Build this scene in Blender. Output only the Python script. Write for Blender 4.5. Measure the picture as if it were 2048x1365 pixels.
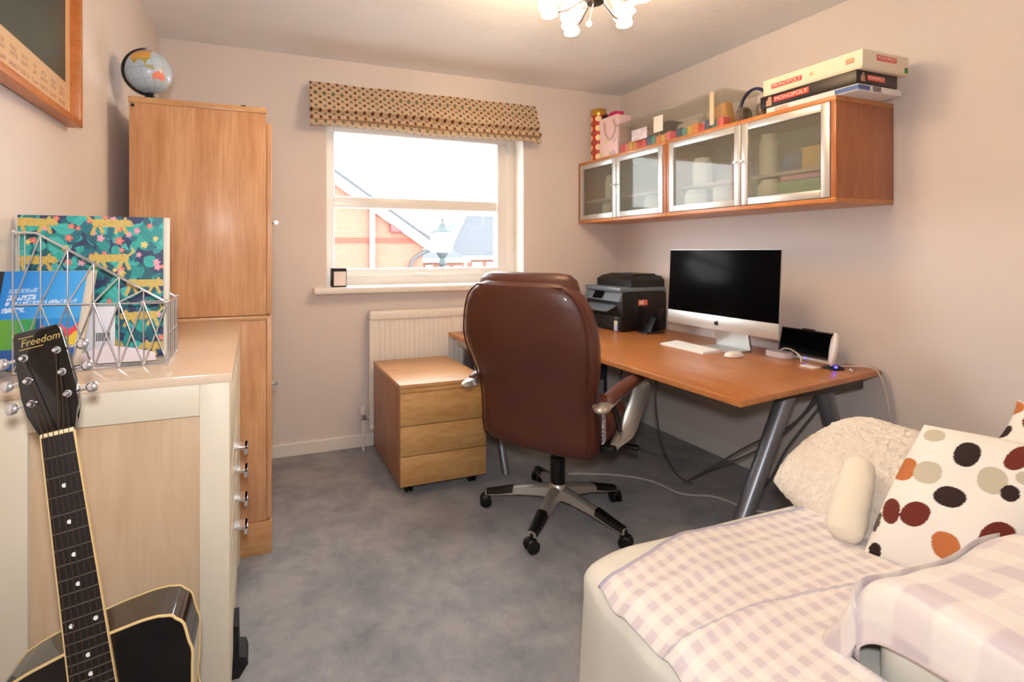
import bpy, bmesh, math, random
from mathutils import Vector, Matrix, Euler, noise
random.seed(7)
PI = math.pi
scene = bpy.context.scene
for _o in list(bpy.data.objects):
    bpy.data.objects.remove(_o)
COL = scene.collection

# ------------------------------------------------------------------ camera, light, exposure
cam_d = bpy.data.cameras.new('camera')
cam = bpy.data.objects.new('camera', cam_d)
COL.objects.link(cam)
cam.location = (0, 0, 1.2247)
cam.rotation_euler = (PI / 2, 0, -math.radians(19.555))
cam_d.sensor_fit = 'HORIZONTAL'
cam_d.sensor_width = 36.0
cam_d.lens = 17.42
cam_d.shift_x = (1024 - 860) / 2048
cam_d.shift_y = -(682.5 - 502) / 2048
cam_d.clip_start = 0.02
cam_d.clip_end = 200
cam_d.dof.use_dof = True
cam_d.dof.focus_distance = 1.15
cam_d.dof.aperture_fstop = 5.0
scene.camera = cam

world = bpy.data.worlds.new('world')
scene.world = world
world.use_nodes = True
wn = world.node_tree
wn.nodes['Background'].inputs[0].default_value = (0.93, 0.97, 1.0, 1)
wn.nodes['Background'].inputs[1].default_value = 9.0

scene.view_settings.view_transform = 'Standard'
scene.view_settings.look = 'None'
scene.view_settings.gamma = 1.0
scene.view_settings.exposure = 0.64
scene.view_settings.use_curve_mapping = False
LAMP_STRENGTH = 46.0
FILL_POWER = 12.0

fl = bpy.data.lights.new('added_fill_light', 'AREA')  # fill light added at the camera to brighten the near objects
fl.shape = 'DISK'
fl.size = 0.10
fl.energy = FILL_POWER
fl.color = (0.96, 0.98, 1.0)
flo = bpy.data.objects.new('added_fill_light', fl)
COL.objects.link(flo)
flo.location = (0.0, -0.02, 1.36)
flo.rotation_euler = (math.radians(88), 0, -math.radians(25))

# ------------------------------------------------------------------ materials
def lin(v):
    v = v / 255.0
    return v / 12.92 if v <= 0.04045 else ((v + 0.055) / 1.055) ** 2.4
def rgb(r, g, b):
    return (lin(r), lin(g), lin(b), 1.0)

def new_mat(name):
    m = bpy.data.materials.new(name)
    m.use_nodes = True
    nt = m.node_tree
    return m, nt, nt.nodes['Principled BSDF']

def mat(name, col, rough=0.5, metal=0.0, var=0.0, vscale=8.0, bump=0.0, bscale=60.0, coat=0.0, sheen=0.0, emit=None, estr=0.0, spec=0.5, stretch=None):
    m, nt, p = new_mat(name)
    c = rgb(*col)
    p.inputs['Base Color'].default_value = c
    p.inputs['Roughness'].default_value = rough
    p.inputs['Metallic'].default_value = metal
    p.inputs['Coat Weight'].default_value = coat
    p.inputs['Sheen Weight'].default_value = sheen
    p.inputs['Specular IOR Level'].default_value = spec
    if emit:
        p.inputs['Emission Color'].default_value = rgb(*emit)
        p.inputs['Emission Strength'].default_value = estr
    tc = None
    if var or bump:
        tc = nt.nodes.new('ShaderNodeTexCoord')
    if var:
        src = tc.outputs['Object']
        if stretch:
            mp = nt.nodes.new('ShaderNodeMapping'); mp.inputs['Scale'].default_value = stretch
            nt.links.new(src, mp.inputs[0]); src = mp.outputs[0]
        n = nt.nodes.new('ShaderNodeTexNoise'); n.inputs['Scale'].default_value = vscale; n.inputs['Detail'].default_value = 5
        nt.links.new(src, n.inputs[0])
        r = nt.nodes.new('ShaderNodeValToRGB')
        r.color_ramp.elements[0].position = 0.3; r.color_ramp.elements[1].position = 0.7
        r.color_ramp.elements[0].color = (c[0] * (1 - var), c[1] * (1 - var), c[2] * (1 - var), 1)
        r.color_ramp.elements[1].color = (min(1, c[0] * (1 + var)), min(1, c[1] * (1 + var)), min(1, c[2] * (1 + var)), 1)
        nt.links.new(n.outputs[0], r.inputs[0]); nt.links.new(r.outputs[0], p.inputs['Base Color'])
    if bump:
        n2 = nt.nodes.new('ShaderNodeTexNoise'); n2.inputs['Scale'].default_value = bscale; n2.inputs['Detail'].default_value = 4
        nt.links.new(tc.outputs['Object'], n2.inputs[0])
        b = nt.nodes.new('ShaderNodeBump'); b.inputs['Strength'].default_value = bump; b.inputs['Distance'].default_value = 0.01
        nt.links.new(n2.outputs[0], b.inputs['Height']); nt.links.new(b.outputs[0], p.inputs['Normal'])
    return m

def wood(name, light, dark, scale=(9, 9, 1.2), rough=0.38, ring=3.0, coat=0.15):
    m, nt, p = new_mat(name)
    tc = nt.nodes.new('ShaderNodeTexCoord')
    mp = nt.nodes.new('ShaderNodeMapping'); mp.inputs['Scale'].default_value = scale
    nt.links.new(tc.outputs['Object'], mp.inputs[0])
    n = nt.nodes.new('ShaderNodeTexNoise'); n.inputs['Scale'].default_value = ring; n.inputs['Detail'].default_value = 6; n.inputs['Distortion'].default_value = 0.8
    nt.links.new(mp.outputs[0], n.inputs[0])
    mp2 = nt.nodes.new('ShaderNodeMapping'); mp2.inputs['Scale'].default_value = (scale[0] * 9, scale[1] * 9, scale[2] * 3)
    nt.links.new(tc.outputs['Object'], mp2.inputs[0])
    n2 = nt.nodes.new('ShaderNodeTexNoise'); n2.inputs['Scale'].default_value = 3; n2.inputs['Detail'].default_value = 3
    nt.links.new(mp2.outputs[0], n2.inputs[0])
    mx = nt.nodes.new('ShaderNodeMath'); mx.operation = 'MULTIPLY_ADD'; mx.inputs[1].default_value = 0.35
    nt.links.new(n2.outputs[0], mx.inputs[0])
    ma = nt.nodes.new('ShaderNodeMath'); ma.operation = 'MULTIPLY'; ma.inputs[1].default_value = 0.65
    nt.links.new(n.outputs[0], ma.inputs[0]); nt.links.new(ma.outputs[0], mx.inputs[2])
    r = nt.nodes.new('ShaderNodeValToRGB')
    r.color_ramp.elements[0].position = 0.36; r.color_ramp.elements[1].position = 0.62
    r.color_ramp.elements[0].color = rgb(*dark); r.color_ramp.elements[1].color = rgb(*light)
    nt.links.new(mx.outputs[0], r.inputs[0]); nt.links.new(r.outputs[0], p.inputs['Base Color'])
    p.inputs['Roughness'].default_value = rough
    p.inputs['Coat Weight'].default_value = coat; p.inputs['Coat Roughness'].default_value = 0.25
    return m

def attr_mat(name, rough=0.8, bump=0.0, bscale=300, coat=0.0, sheen=0.0):
    m, nt, p = new_mat(name)
    a = nt.nodes.new('ShaderNodeAttribute'); a.attribute_name = 'col'
    nt.links.new(a.outputs['Color'], p.inputs['Base Color'])
    p.inputs['Roughness'].default_value = rough
    p.inputs['Coat Weight'].default_value = coat
    p.inputs['Sheen Weight'].default_value = sheen
    if bump:
        tc = nt.nodes.new('ShaderNodeTexCoord')
        n2 = nt.nodes.new('ShaderNodeTexNoise'); n2.inputs['Scale'].default_value = bscale
        nt.links.new(tc.outputs['Object'], n2.inputs[0])
        b = nt.nodes.new('ShaderNodeBump'); b.inputs['Strength'].default_value = bump; b.inputs['Distance'].default_value = 0.005
        nt.links.new(n2.outputs[0], b.inputs['Height']); nt.links.new(b.outputs[0], p.inputs['Normal'])
    return m

def glass_mat(name, tint=(240, 245, 245), haze=0.0, gloss=0.08, rough=0.02, haze_col=(200, 200, 190)):
    m = bpy.data.materials.new(name); m.use_nodes = True
    nt = m.node_tree; nt.nodes.clear()
    out = nt.nodes.new('ShaderNodeOutputMaterial')
    tr = nt.nodes.new('ShaderNodeBsdfTransparent'); tr.inputs[0].default_value = rgb(*tint)
    gl = nt.nodes.new('ShaderNodeBsdfGlossy'); gl.inputs['Roughness'].default_value = rough
    mix = nt.nodes.new('ShaderNodeMixShader'); mix.inputs[0].default_value = gloss
    last = tr.outputs[0]
    if haze:
        tl = nt.nodes.new('ShaderNodeBsdfTranslucent'); tl.inputs[0].default_value = rgb(*haze_col)
        df = nt.nodes.new('ShaderNodeBsdfDiffuse'); df.inputs[0].default_value = rgb(*haze_col)
        m1 = nt.nodes.new('ShaderNodeMixShader'); m1.inputs[0].default_value = 0.5
        nt.links.new(tl.outputs[0], m1.inputs[1]); nt.links.new(df.outputs[0], m1.inputs[2])
        m2 = nt.nodes.new('ShaderNodeMixShader'); m2.inputs[0].default_value = haze
        nt.links.new(last, m2.inputs[1]); nt.links.new(m1.outputs[0], m2.inputs[2]); last = m2.outputs[0]
    nt.links.new(last, mix.inputs[1]); nt.links.new(gl.outputs[0], mix.inputs[2]); nt.links.new(mix.outputs[0], out.inputs[0])
    return m

M = {}
M['wall'] = mat('wall_paint', (225, 214, 209), 0.85, var=0.02, vscale=2, bump=0.05, bscale=180)
M['ceil'] = mat('ceiling_paint', (238, 238, 240), 0.9, bump=0.22, bscale=26, var=0.02, vscale=5)
M['white'] = mat('white_gloss_paint', (238, 232, 224), 0.35)
M['upvc'] = mat('white_window_plastic', (235, 230, 226), 0.3)
M['oak'] = wood('oak_veneer', (212, 162, 118), (186, 130, 86), (7, 7, 0.9), 0.46)
M['oak_y'] = wood('oak_veneer_lengthwise', (208, 152, 104), (184, 122, 74), (7, 0.9, 7))
M['oak_x'] = wood('oak_veneer_crosswise', (210, 164, 116), (188, 134, 86), (0.9, 7, 7))
M['desk'] = wood('beech_desktop', (198, 132, 76), (182, 110, 56), (8, 1.2, 8), 0.34)
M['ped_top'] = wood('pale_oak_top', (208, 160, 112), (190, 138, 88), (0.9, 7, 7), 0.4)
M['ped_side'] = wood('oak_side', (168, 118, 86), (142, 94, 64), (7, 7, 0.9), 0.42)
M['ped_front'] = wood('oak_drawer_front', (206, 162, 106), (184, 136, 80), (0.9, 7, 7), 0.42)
M['cab_wood'] = wood('cabinet_beech', (200, 132, 74), (176, 104, 48), (7, 1, 7), 0.36)
M['cream'] = mat('cream_paint', (218, 207, 186), 0.45, var=0.03, vscale=6)
M['dres_top'] = mat('cream_dresser_top', (218, 194, 170), 0.16, var=0.03, vscale=5, coat=0.4)
M['birch'] = wood('birch_panel', (212, 184, 152), (200, 168, 134), (3, 3, 0.8), 0.45)
M['chrome'] = mat('chrome', (222, 222, 226), 0.16, 0.9)
M['satin'] = mat('satin_silver', (196, 190, 182), 0.36, 0.7)
M['alu'] = mat('brushed_aluminium', (206, 205, 202), 0.4, 0.75)
M['legsteel'] = mat('grey_steel_leg', (138, 140, 148), 0.34, 0.6)
M['dsteel'] = mat('dark_steel', (70, 66, 66), 0.4, 0.7)
M['black'] = mat('black_plastic', (11, 11, 12), 0.38)
M['matblack'] = mat('matt_black', (20, 20, 22), 0.7)
M['gloss_black'] = mat('glossy_black', (8, 8, 9), 0.06, coat=0.6)
M['screen'] = mat('dark_screen_glass', (5, 5, 7), 0.2, spec=0.04)
M['leather'] = mat('brown_leather', (84, 40, 27), 0.4, var=0.1, vscale=5, bump=0.12, bscale=240, coat=0.15)
M['leather_seam'] = mat('brown_leather_seam', (78, 34, 22), 0.42)
M['white_pl'] = mat('white_plastic', (235, 228, 225), 0.3)
M['cable'] = mat('grey_white_cable', (200, 190, 186), 0.5)
M['dcable'] = mat('dark_grey_cable', (92, 88, 92), 0.5)
M['cover'] = mat('cream_cotton_cover', (230, 226, 214), 0.9, var=0.02, vscale=5, bump=0.18, bscale=14)
M['fleece'] = attr_mat('checked_fleece', 0.95, 0.25, 260, sheen=0.3)
M['print'] = attr_mat('printed_paper', 0.4, coat=0.15)
M['fabric'] = attr_mat('printed_fabric', 0.9, 0.15, 400)
M['globe'] = attr_mat('globe_print', 0.35, coat=0.2)
M['fluff'] = mat('cream_fleece_pile', (238, 226, 210), 1.0, var=0.05, vscale=30, bump=1.0, bscale=55, sheen=0.4)
M['plush'] = mat('cream_velour', (238, 228, 208), 0.95, bump=0.15, bscale=40, sheen=0.3)
M['pane'] = glass_mat('window_glass', (250, 252, 252), 0, 0.05)
M['cabglass'] = glass_mat('cabinet_door_glass', (246, 248, 244), 0.26, 0.03, 0.03, (190, 190, 178))
M['clearpl'] = glass_mat('clear_plastic', (252, 252, 250), 0.05, 0.05, 0.1, (225, 222, 215))
M['lidpl'] = glass_mat('clear_lid_plastic', (246, 246, 242), 0.30, 0.05, 0.15, (230, 226, 218))
M['shade'] = mat('lit_glass_shade', (255, 240, 210), 0.3, emit=(255, 226, 186), estr=LAMP_STRENGTH)
M['bulbend'] = mat('warm_glass_twist', (255, 235, 200), 0.15, emit=(255, 226, 170), estr=6.0)
M['blueled'] = mat('blue_led', (60, 60, 255), 0.3, emit=(70, 60, 255), estr=4.0)

# carpet
def carpet_mat():
    m, nt, p = new_mat('grey_carpet')
    tc = nt.nodes.new('ShaderNodeTexCoord')
    n = nt.nodes.new('ShaderNodeTexNoise'); n.inputs['Scale'].default_value = 4.2; n.inputs['Detail'].default_value = 9; n.inputs['Roughness'].default_value = 0.72; n.inputs['Distortion'].default_value = 0.15
    nt.links.new(tc.outputs['Object'], n.inputs[0])
    r = nt.nodes.new('ShaderNodeValToRGB')
    r.color_ramp.elements[0].position = 0.34; r.color_ramp.elements[1].position = 0.6
    r.color_ramp.elements[0].color = rgb(124, 126, 134); r.color_ramp.elements[1].color = rgb(164, 162, 164)
    nt.links.new(n.outputs[0], r.inputs[0]); nt.links.new(r.outputs[0], p.inputs['Base Color'])
    n2 = nt.nodes.new('ShaderNodeTexNoise'); n2.inputs['Scale'].default_value = 320; n2.inputs['Detail'].default_value = 3
    nt.links.new(tc.outputs['Object'], n2.inputs[0])
    b = nt.nodes.new('ShaderNodeBump'); b.inputs['Strength'].default_value = 0.7; b.inputs['Distance'].default_value = 0.006
    nt.links.new(n2.outputs[0], b.inputs['Height']); nt.links.new(b.outputs[0], p.inputs['Normal'])
    p.inputs['Roughness'].default_value = 1.0; p.inputs['Sheen Weight'].default_value = 0.25
    p.inputs['Specular IOR Level'].default_value = 0.1
    return m
M['carpet'] = carpet_mat()

def brick_mat(name, c1, c2, mortar, scale=1.0):
    m, nt, p = new_mat(name)
    tc = nt.nodes.new('ShaderNodeTexCoord')
    mp = nt.nodes.new('ShaderNodeMapping'); mp.inputs['Rotation'].default_value = (PI / 2, 0, 0)
    nt.links.new(tc.outputs['Object'], mp.inputs[0])
    b = nt.nodes.new('ShaderNodeTexBrick'); b.inputs['Color1'].default_value = rgb(*c1); b.inputs['Color2'].default_value = rgb(*c2)
    b.inputs['Mortar'].default_value = rgb(*mortar); b.inputs['Scale'].default_value = 4.4 * scale; b.inputs['Mortar Size'].default_value = 0.02
    nt.links.new(mp.outputs[0], b.inputs[0]); nt.links.new(b.outputs[0], p.inputs['Base Color'])
    p.inputs['Roughness'].default_value = 0.9
    return m
M['brick'] = brick_mat('orange_brick', (118, 76, 60), (126, 84, 68), (124, 98, 84))
M['redbrick'] = mat('red_brick_band', (124, 58, 46), 0.9)
M['rooftile'] = mat('grey_roof_tiles', (60, 62, 67), 0.95, var=0.1, vscale=6)

# ------------------------------------------------------------------ mesh helpers
class B:
    def __init__(s):
        s.bm = bmesh.new()
    def box(s, lo, hi, bev=0.0, seg=2, mtx=None):
        lo = Vector(lo); hi = Vector(hi)
        r = bmesh.ops.create_cube(s.bm, size=1.0)
        vs = r['verts']
        d = hi - lo
        for v in vs:
            v.co = Vector((lo.x + (v.co.x + .5) * d.x, lo.y + (v.co.y + .5) * d.y, lo.z + (v.co.z + .5) * d.z))
        if bev > 0:
            es = list({e for v in vs for e in v.link_edges})
            rr = bmesh.ops.bevel(s.bm, geom=es, offset=min(bev, 0.49 * min(abs(d.x), abs(d.y), abs(d.z))), segments=seg, profile=0.5, affect='EDGES')
            vs = list({v for f in rr['faces'] for v in f.verts} | {v for v in vs if v.is_valid})
        if mtx:
            for v in vs:
                v.co = mtx @ v.co
        return s
    def tube(s, pts, r, n=8, cap=True, closed=False):
        pts = [Vector(p) for p in pts]
        rs = r if isinstance(r, (list, tuple)) else [r] * len(pts)
        rings = []
        N = len(pts)
        up = None
        for i, p in enumerate(pts):
            if closed:
                t = (pts[(i + 1) % N] - pts[(i - 1) % N]).normalized()
            else:
                a = pts[max(0, i - 1)]; b = pts[min(N - 1, i + 1)]
                t = (b - a).normalized()
            if up is None:
                q = Vector((0, 0, 1)) if abs(t.z) < 0.9 else Vector((1, 0, 0))
                up = (q - t * q.dot(t)).normalized()
            else:
                up = (up - t * up.dot(t))
                up = up.normalized() if up.length > 1e-6 else Vector((1, 0, 0))
            w = t.cross(up)
            rings.append([s.bm.verts.new(p + (up * math.cos(2 * PI * k / n) + w * math.sin(2 * PI * k / n)) * rs[i]) for k in range(n)])
        for i in range(N if closed else N - 1):
            A = rings[i]; C = rings[(i + 1) % N]
            for k in range(n):
                s.bm.faces.new((A[k], A[(k + 1) % n], C[(k + 1) % n], C[k]))
        if cap and not closed:
            s.bm.faces.new(rings[0][::-1]); s.bm.faces.new(rings[-1])
        return s
    def lathe(s, prof, c=(0, 0, 0), n=24, mtx=None):
        rings = []
        for (r, z) in prof:
            ring = []
            for k in range(n):
                v = Vector((max(r, 1e-4) * math.cos(2 * PI * k / n), max(r, 1e-4) * math.sin(2 * PI * k / n), z))
                if mtx: v = mtx @ v
                ring.append(s.bm.verts.new(v + Vector(c)))
            rings.append(ring)
        for A, C in zip(rings, rings[1:]):
            for k in range(n):
                s.bm.faces.new((A[k], A[(k + 1) % n], C[(k + 1) % n], C[k]))
        s.bm.faces.new(rings[0][::-1]); s.bm.faces.new(rings[-1])
        return s
    def prism(s, poly, a, b, axis='z', bev=0.0):
        # polygon of 2D points extruded from a to b along axis ('z': xy polygon, 'y': xz polygon, 'x': yz polygon)
        def P(p, t):
            if axis == 'z': return (p[0], p[1], t)
            if axis == 'y': return (p[0], t, p[1])
            return (t, p[0], p[1])
        A = [s.bm.verts.new(P(p, a)) for p in poly]; C = [s.bm.verts.new(P(p, b)) for p in poly]
        n = len(poly)
        fs = [s.bm.faces.new(A[::-1]), s.bm.faces.new(C)]
        for k in range(n):
            fs.append(s.bm.faces.new((A[k], A[(k + 1) % n], C[(k + 1) % n], C[k])))
        if bev:
            es = list({e for f in fs[:2] for e in f.edges})
            bmesh.ops.bevel(s.bm, geom=es, offset=bev, segments=2, profile=0.5, affect='EDGES')
        return s
    def loft(s, rings, closed_ends=True):
        R = [[s.bm.verts.new(p) for p in ring] for ring in rings]
        n = len(R[0])
        for A, C in zip(R, R[1:]):
            for k in range(n):
                s.bm.faces.new((A[k], A[(k + 1) % n], C[(k + 1) % n], C[k]))
        if closed_ends:
            s.bm.faces.new(R[0][::-1]); s.bm.faces.new(R[-1])
        return s
    def ball(s, c, r, seg=16, sc=(1, 1, 1)):
        rr = bmesh.ops.create_uvsphere(s.bm, u_segments=seg, v_segments=max(6, seg // 2), radius=r)
        for v in rr['verts']:
            v.co = Vector((v.co.x * sc[0], v.co.y * sc[1], v.co.z * sc[2])) + Vector(c)
        return s
    def xf(s, mtx):
        bmesh.ops.transform(s.bm, matrix=mtx, verts=s.bm.verts)
        return s

BASE = {}
def thing(name, label, cat, loc=(0, 0, 0), rot=None, group=None):
    o = bpy.data.objects.new(name, None)
    COL.objects.link(o)
    o.empty_display_size = 0.05
    mtx = Matrix.Translation(Vector(loc))
    if rot is not None:
        mtx = mtx @ rot.to_4x4()
    o.matrix_world = mtx
    BASE[o.name] = mtx
    o['label'] = label; o['category'] = cat
    if group: o['group'] = group
    return o

def link(name, me, m, parent=None, smooth=True, world=True, label=None):
    me.materials.clear()
    me.materials.append(M[m] if isinstance(m, str) else m)
    o = bpy.data.objects.new(name, me)
    COL.objects.link(o)
    if parent is not None:
        base = BASE[parent.name]
        if world:
            me.transform(base.inverted())
        o.parent = parent
        BASE[o.name] = base          # parts sit at the thing's origin
    else:
        BASE[o.name] = Matrix.Identity(4)
    if smooth:
        for p in me.polygons: p.use_smooth = True
        try:
            me.set_sharp_from_angle(angle=math.radians(38))
        except Exception:
            pass
    if label: o['label'] = label
    return o

def obj(name, b, m, parent=None, smooth=True, world=True, label=None):
    bm = b.bm if isinstance(b, B) else b
    bmesh.ops.recalc_face_normals(bm, faces=bm.faces)
    me = bpy.data.meshes.new(name)
    bm.to_mesh(me); bm.free()
    return link(name, me, m, parent, smooth, world, label)

def solo(o, label, cat, group=None):
    # a thing that is one mesh: put its origin at its base centre
    me = o.data
    xs = [v.co.x for v in me.vertices]; ys = [v.co.y for v in me.vertices]; zs = [v.co.z for v in me.vertices]
    c = Vector(((min(xs) + max(xs)) / 2, (min(ys) + max(ys)) / 2, min(zs)))
    me.transform(Matrix.Translation(-c)); o.location = c
    BASE[o.name] = Matrix.Translation(c)
    o['label'] = label; o['category'] = cat
    if group: o['group'] = group
    return o

def struct(name, b, m, label=None, smooth=False):
    o = obj(name, b, m, None, smooth)
    o['kind'] = 'structure'
    if label: o['label'] = label
    return o

def grid(name, nu, nv, pos, col=None, m='print', parent=None, world=True, label=None, solid=0.0, smooth=True):
    vs = []; cs = []
    for j in range(nv + 1):
        for i in range(nu + 1):
            u = i / nu; v = j / nv
            vs.append(pos(u, v))
            if col: cs.append(col(u, v))
    fs = [(j * (nu + 1) + i, j * (nu + 1) + i + 1, (j + 1) * (nu + 1) + i + 1, (j + 1) * (nu + 1) + i) for j in range(nv) for i in range(nu)]
    me = bpy.data.meshes.new(name)
    me.from_pydata([tuple(v) for v in vs], [], fs)
    if col:
        a = me.color_attributes.new('col', 'FLOAT_COLOR', 'POINT')
        flat = [x for c in cs for x in (c[0], c[1], c[2], 1.0)]
        a.data.foreach_set('color', flat)
    me.update()
    o = link(name, me, m, parent, smooth, world, label)
    if solid:
        md = o.modifiers.new('thickness', 'SOLIDIFY'); md.thickness = solid; md.offset = -1
    return o

def text_mesh(body, size, depth=0.0006, shear=0.0, align='CENTER'):
    cu = bpy.data.curves.new('lettering', 'FONT')
    cu.body = body; cu.size = size; cu.extrude = depth; cu.shear = shear
    cu.align_x = align; cu.align_y = 'CENTER'; cu.resolution_u = 3
    t = bpy.data.objects.new('lettering', cu)
    COL.objects.link(t)
    bpy.context.view_layer.update()
    dg = bpy.context.evaluated_depsgraph_get()
    me = bpy.data.meshes.new_from_object(t.evaluated_get(dg))
    bpy.data.objects.remove(t)
    return me

def lettering(name, body, size, mtx, m, parent, depth=0.0006, shear=0.0, sx=1.0, align='CENTER', world=True):
    me = text_mesh(body, size, depth, shear, align)
    me.transform(mtx @ Matrix.Diagonal((sx, 1, 1, 1)))
    return link(name, me, m, parent, False, world)

def frame_mtx(origin, x, y):
    x = Vector(x).normalized(); y = Vector(y).normalized(); z = x.cross(y).normalized(); y = z.cross(x)
    return Matrix(((x.x, y.x, z.x, origin[0]), (x.y, y.y, z.y, origin[1]), (x.z, y.z, z.z, origin[2]), (0, 0, 0, 1)))

def smoothpath(pts, n=8):
    # Catmull-Rom through the points
    P = [Vector(p) for p in pts]
    P = [P[0] * 2 - P[1]] + P + [P[-1] * 2 - P[-2]]
    out = []
    for i in range(1, len(P) - 2):
        for k in range(n):
            t = k / n
            a, b, c, d = P[i - 1], P[i], P[i + 1], P[i + 2]
            out.append(0.5 * ((2 * b) + (-a + c) * t + (2 * a - 5 * b + 4 * c - d) * t * t + (-a + 3 * b - 3 * c + d) * t ** 3))
    out.append(P[-2])
    return out

def smin(a, b, t):
    t = max(0, min(1, t)); return a + (b - a) * t
def sstep(a, b, x):
    t = max(0, min(1, (x - a) / (b - a))); return t * t * (3 - 2 * t)
def mixc(a, b, t):
    return (a[0] + (b[0] - a[0]) * t, a[1] + (b[1] - a[1]) * t, a[2] + (b[2] - a[2]) * t)
# ------------------------------------------------------------------ room shell
XR, YB, YF, ZC = 2.624, 3.068, -0.75, 2.40
def xl(y):                      # the left wall runs very slightly out of square
    return -0.493 - 0.0237 * (YB - y)
struct('floor', B().box((-0.75, YF - 0.1, -0.06), (XR + 0.1, YB + 0.26, 0.0)), 'carpet', 'grey carpeted floor with mottled footprints')
struct('ceiling', B().box((-0.75, YF - 0.1, ZC), (XR + 0.1, YB + 0.26, ZC + 0.08)), 'ceil', 'white textured ceiling')
struct('wall_left', B().prism([(xl(YF - .1), YF - .1), (xl(YB + .26), YB + .26), (-0.75, YB + .26), (-0.75, YF - .1)], 0, ZC), 'wall', 'pale pink-beige painted left wall')
struct('wall_right', B().box((XR, YF - 0.1, 0), (XR + 0.1, YB + 0.26, ZC)), 'wall', 'pale pink-beige painted right wall')
# rear wall (behind the camera) with its door
rw = struct('wall_front', B().box((-0.75, YF - 0.1, 0), (XR, YF, ZC)), 'wall', 'plain wall behind the viewer')
dr = struct('door_1', B().box((0.35, YF, 0.004), (1.13, YF + 0.04, 2.0), 0.004), 'white', 'white panelled door')
for (z0, z1) in ((0.2, 0.9), (1.05, 1.85)):
    for x0 in (0.44, 0.78):
        obj('panel', B().box((x0, YF + 0.036, z0), (x0 + 0.26, YF + 0.048, z1), 0.006), 'white', dr)
# window wall with the opening
WX0, WX1, WZ0, WZ1 = 0.415, 1.793, 1.0, 2.06
b = B()
b.box((-0.6, YB, 0), (WX0, YB + 0.26, ZC)); b.box((WX1, YB, 0), (XR, YB + 0.26, ZC))
b.box((WX0, YB, 0), (WX1, YB + 0.26, WZ0)); b.box((WX0, YB, WZ1), (WX1, YB + 0.26, ZC))
struct('wall_back', b, 'wall', 'pale pink-beige window wall')
# reveals
b = B()
b.box((WX0, YB + .002, WZ0), (WX0 + 0.006, YB + 0.16, WZ1)); b.box((WX1 - 0.006, YB + .002, WZ0), (WX1, YB + 0.16, WZ1)); b.box((WX0, YB + .002, WZ1 - 0.006), (WX1, YB + 0.16, WZ1))
struct('trim_1', b, 'white', 'white painted window reveal')
bb = struct('baseboard_back', B().box((0.09, YB - 0.018, 0), (XR, YB, 0.078), 0.005), 'white', 'white skirting board under the window')
struct('baseboard_right', B().box((XR - 0.018, YF, 0), (XR, YB - 0.02, 0.10), 0.005), 'white', 'white skirting board behind the desk')
# window
Y0 = 3.20
win = struct('window_1', B().box((WX0, Y0, WZ0), (WX0 + 0.072, Y0 + 0.07, WZ1), 0.008).box((1.72, Y0, WZ0), (WX1, Y0 + 0.07, WZ1), 0.008)
             .box((WX0 + .07, Y0 + .002, WZ1 - 0.07), (1.722, Y0 + 0.068, WZ1 - .001), 0.004).box((WX0 + .07, Y0 + .002, WZ0 + .004), (1.722, Y0 + 0.068, WZ0 + 0.06), 0.004), 'upvc', 'white plastic window frame')
obj('sash_rail', B().box((0.48, Y0 + 0.005, 1.505), (1.722, Y0 + 0.06, 1.578), 0.01), 'upvc', win)
obj('sash_stile', B().box((1.645, Y0 - 0.012, 1.055), (1.722, Y0 + 0.05, 1.985), 0.01), 'upvc', win)
obj('sash_bottom', B().box((0.48, Y0 - 0.012, 1.055), (1.65, Y0 + 0.05, 1.108), 0.01), 'upvc', win)
obj('pane', B().box((0.484, Y0 + 0.025, 1.575), (1.65, Y0 + 0.031, 1.992)), 'pane', win, False)
obj('pane', B().box((0.484, Y0 + 0.025, 1.105), (1.65, Y0 + 0.031, 1.508)), 'pane', win, False)
obj('sash_handle', B().box((1.02, Y0 - 0.03, 1.06), (1.16, Y0 - 0.012, 1.08), 0.006).box((1.12, Y0 - 0.02, 1.055), (1.15, Y0 - 0.008, 1.10), 0.004), 'white_pl', win)
struct('trim_2', B().box((0.335, 2.985, 0.964), (1.86, Y0 + 0.01, 1.003), 0.009), 'white', 'white window sill board', True)

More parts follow.
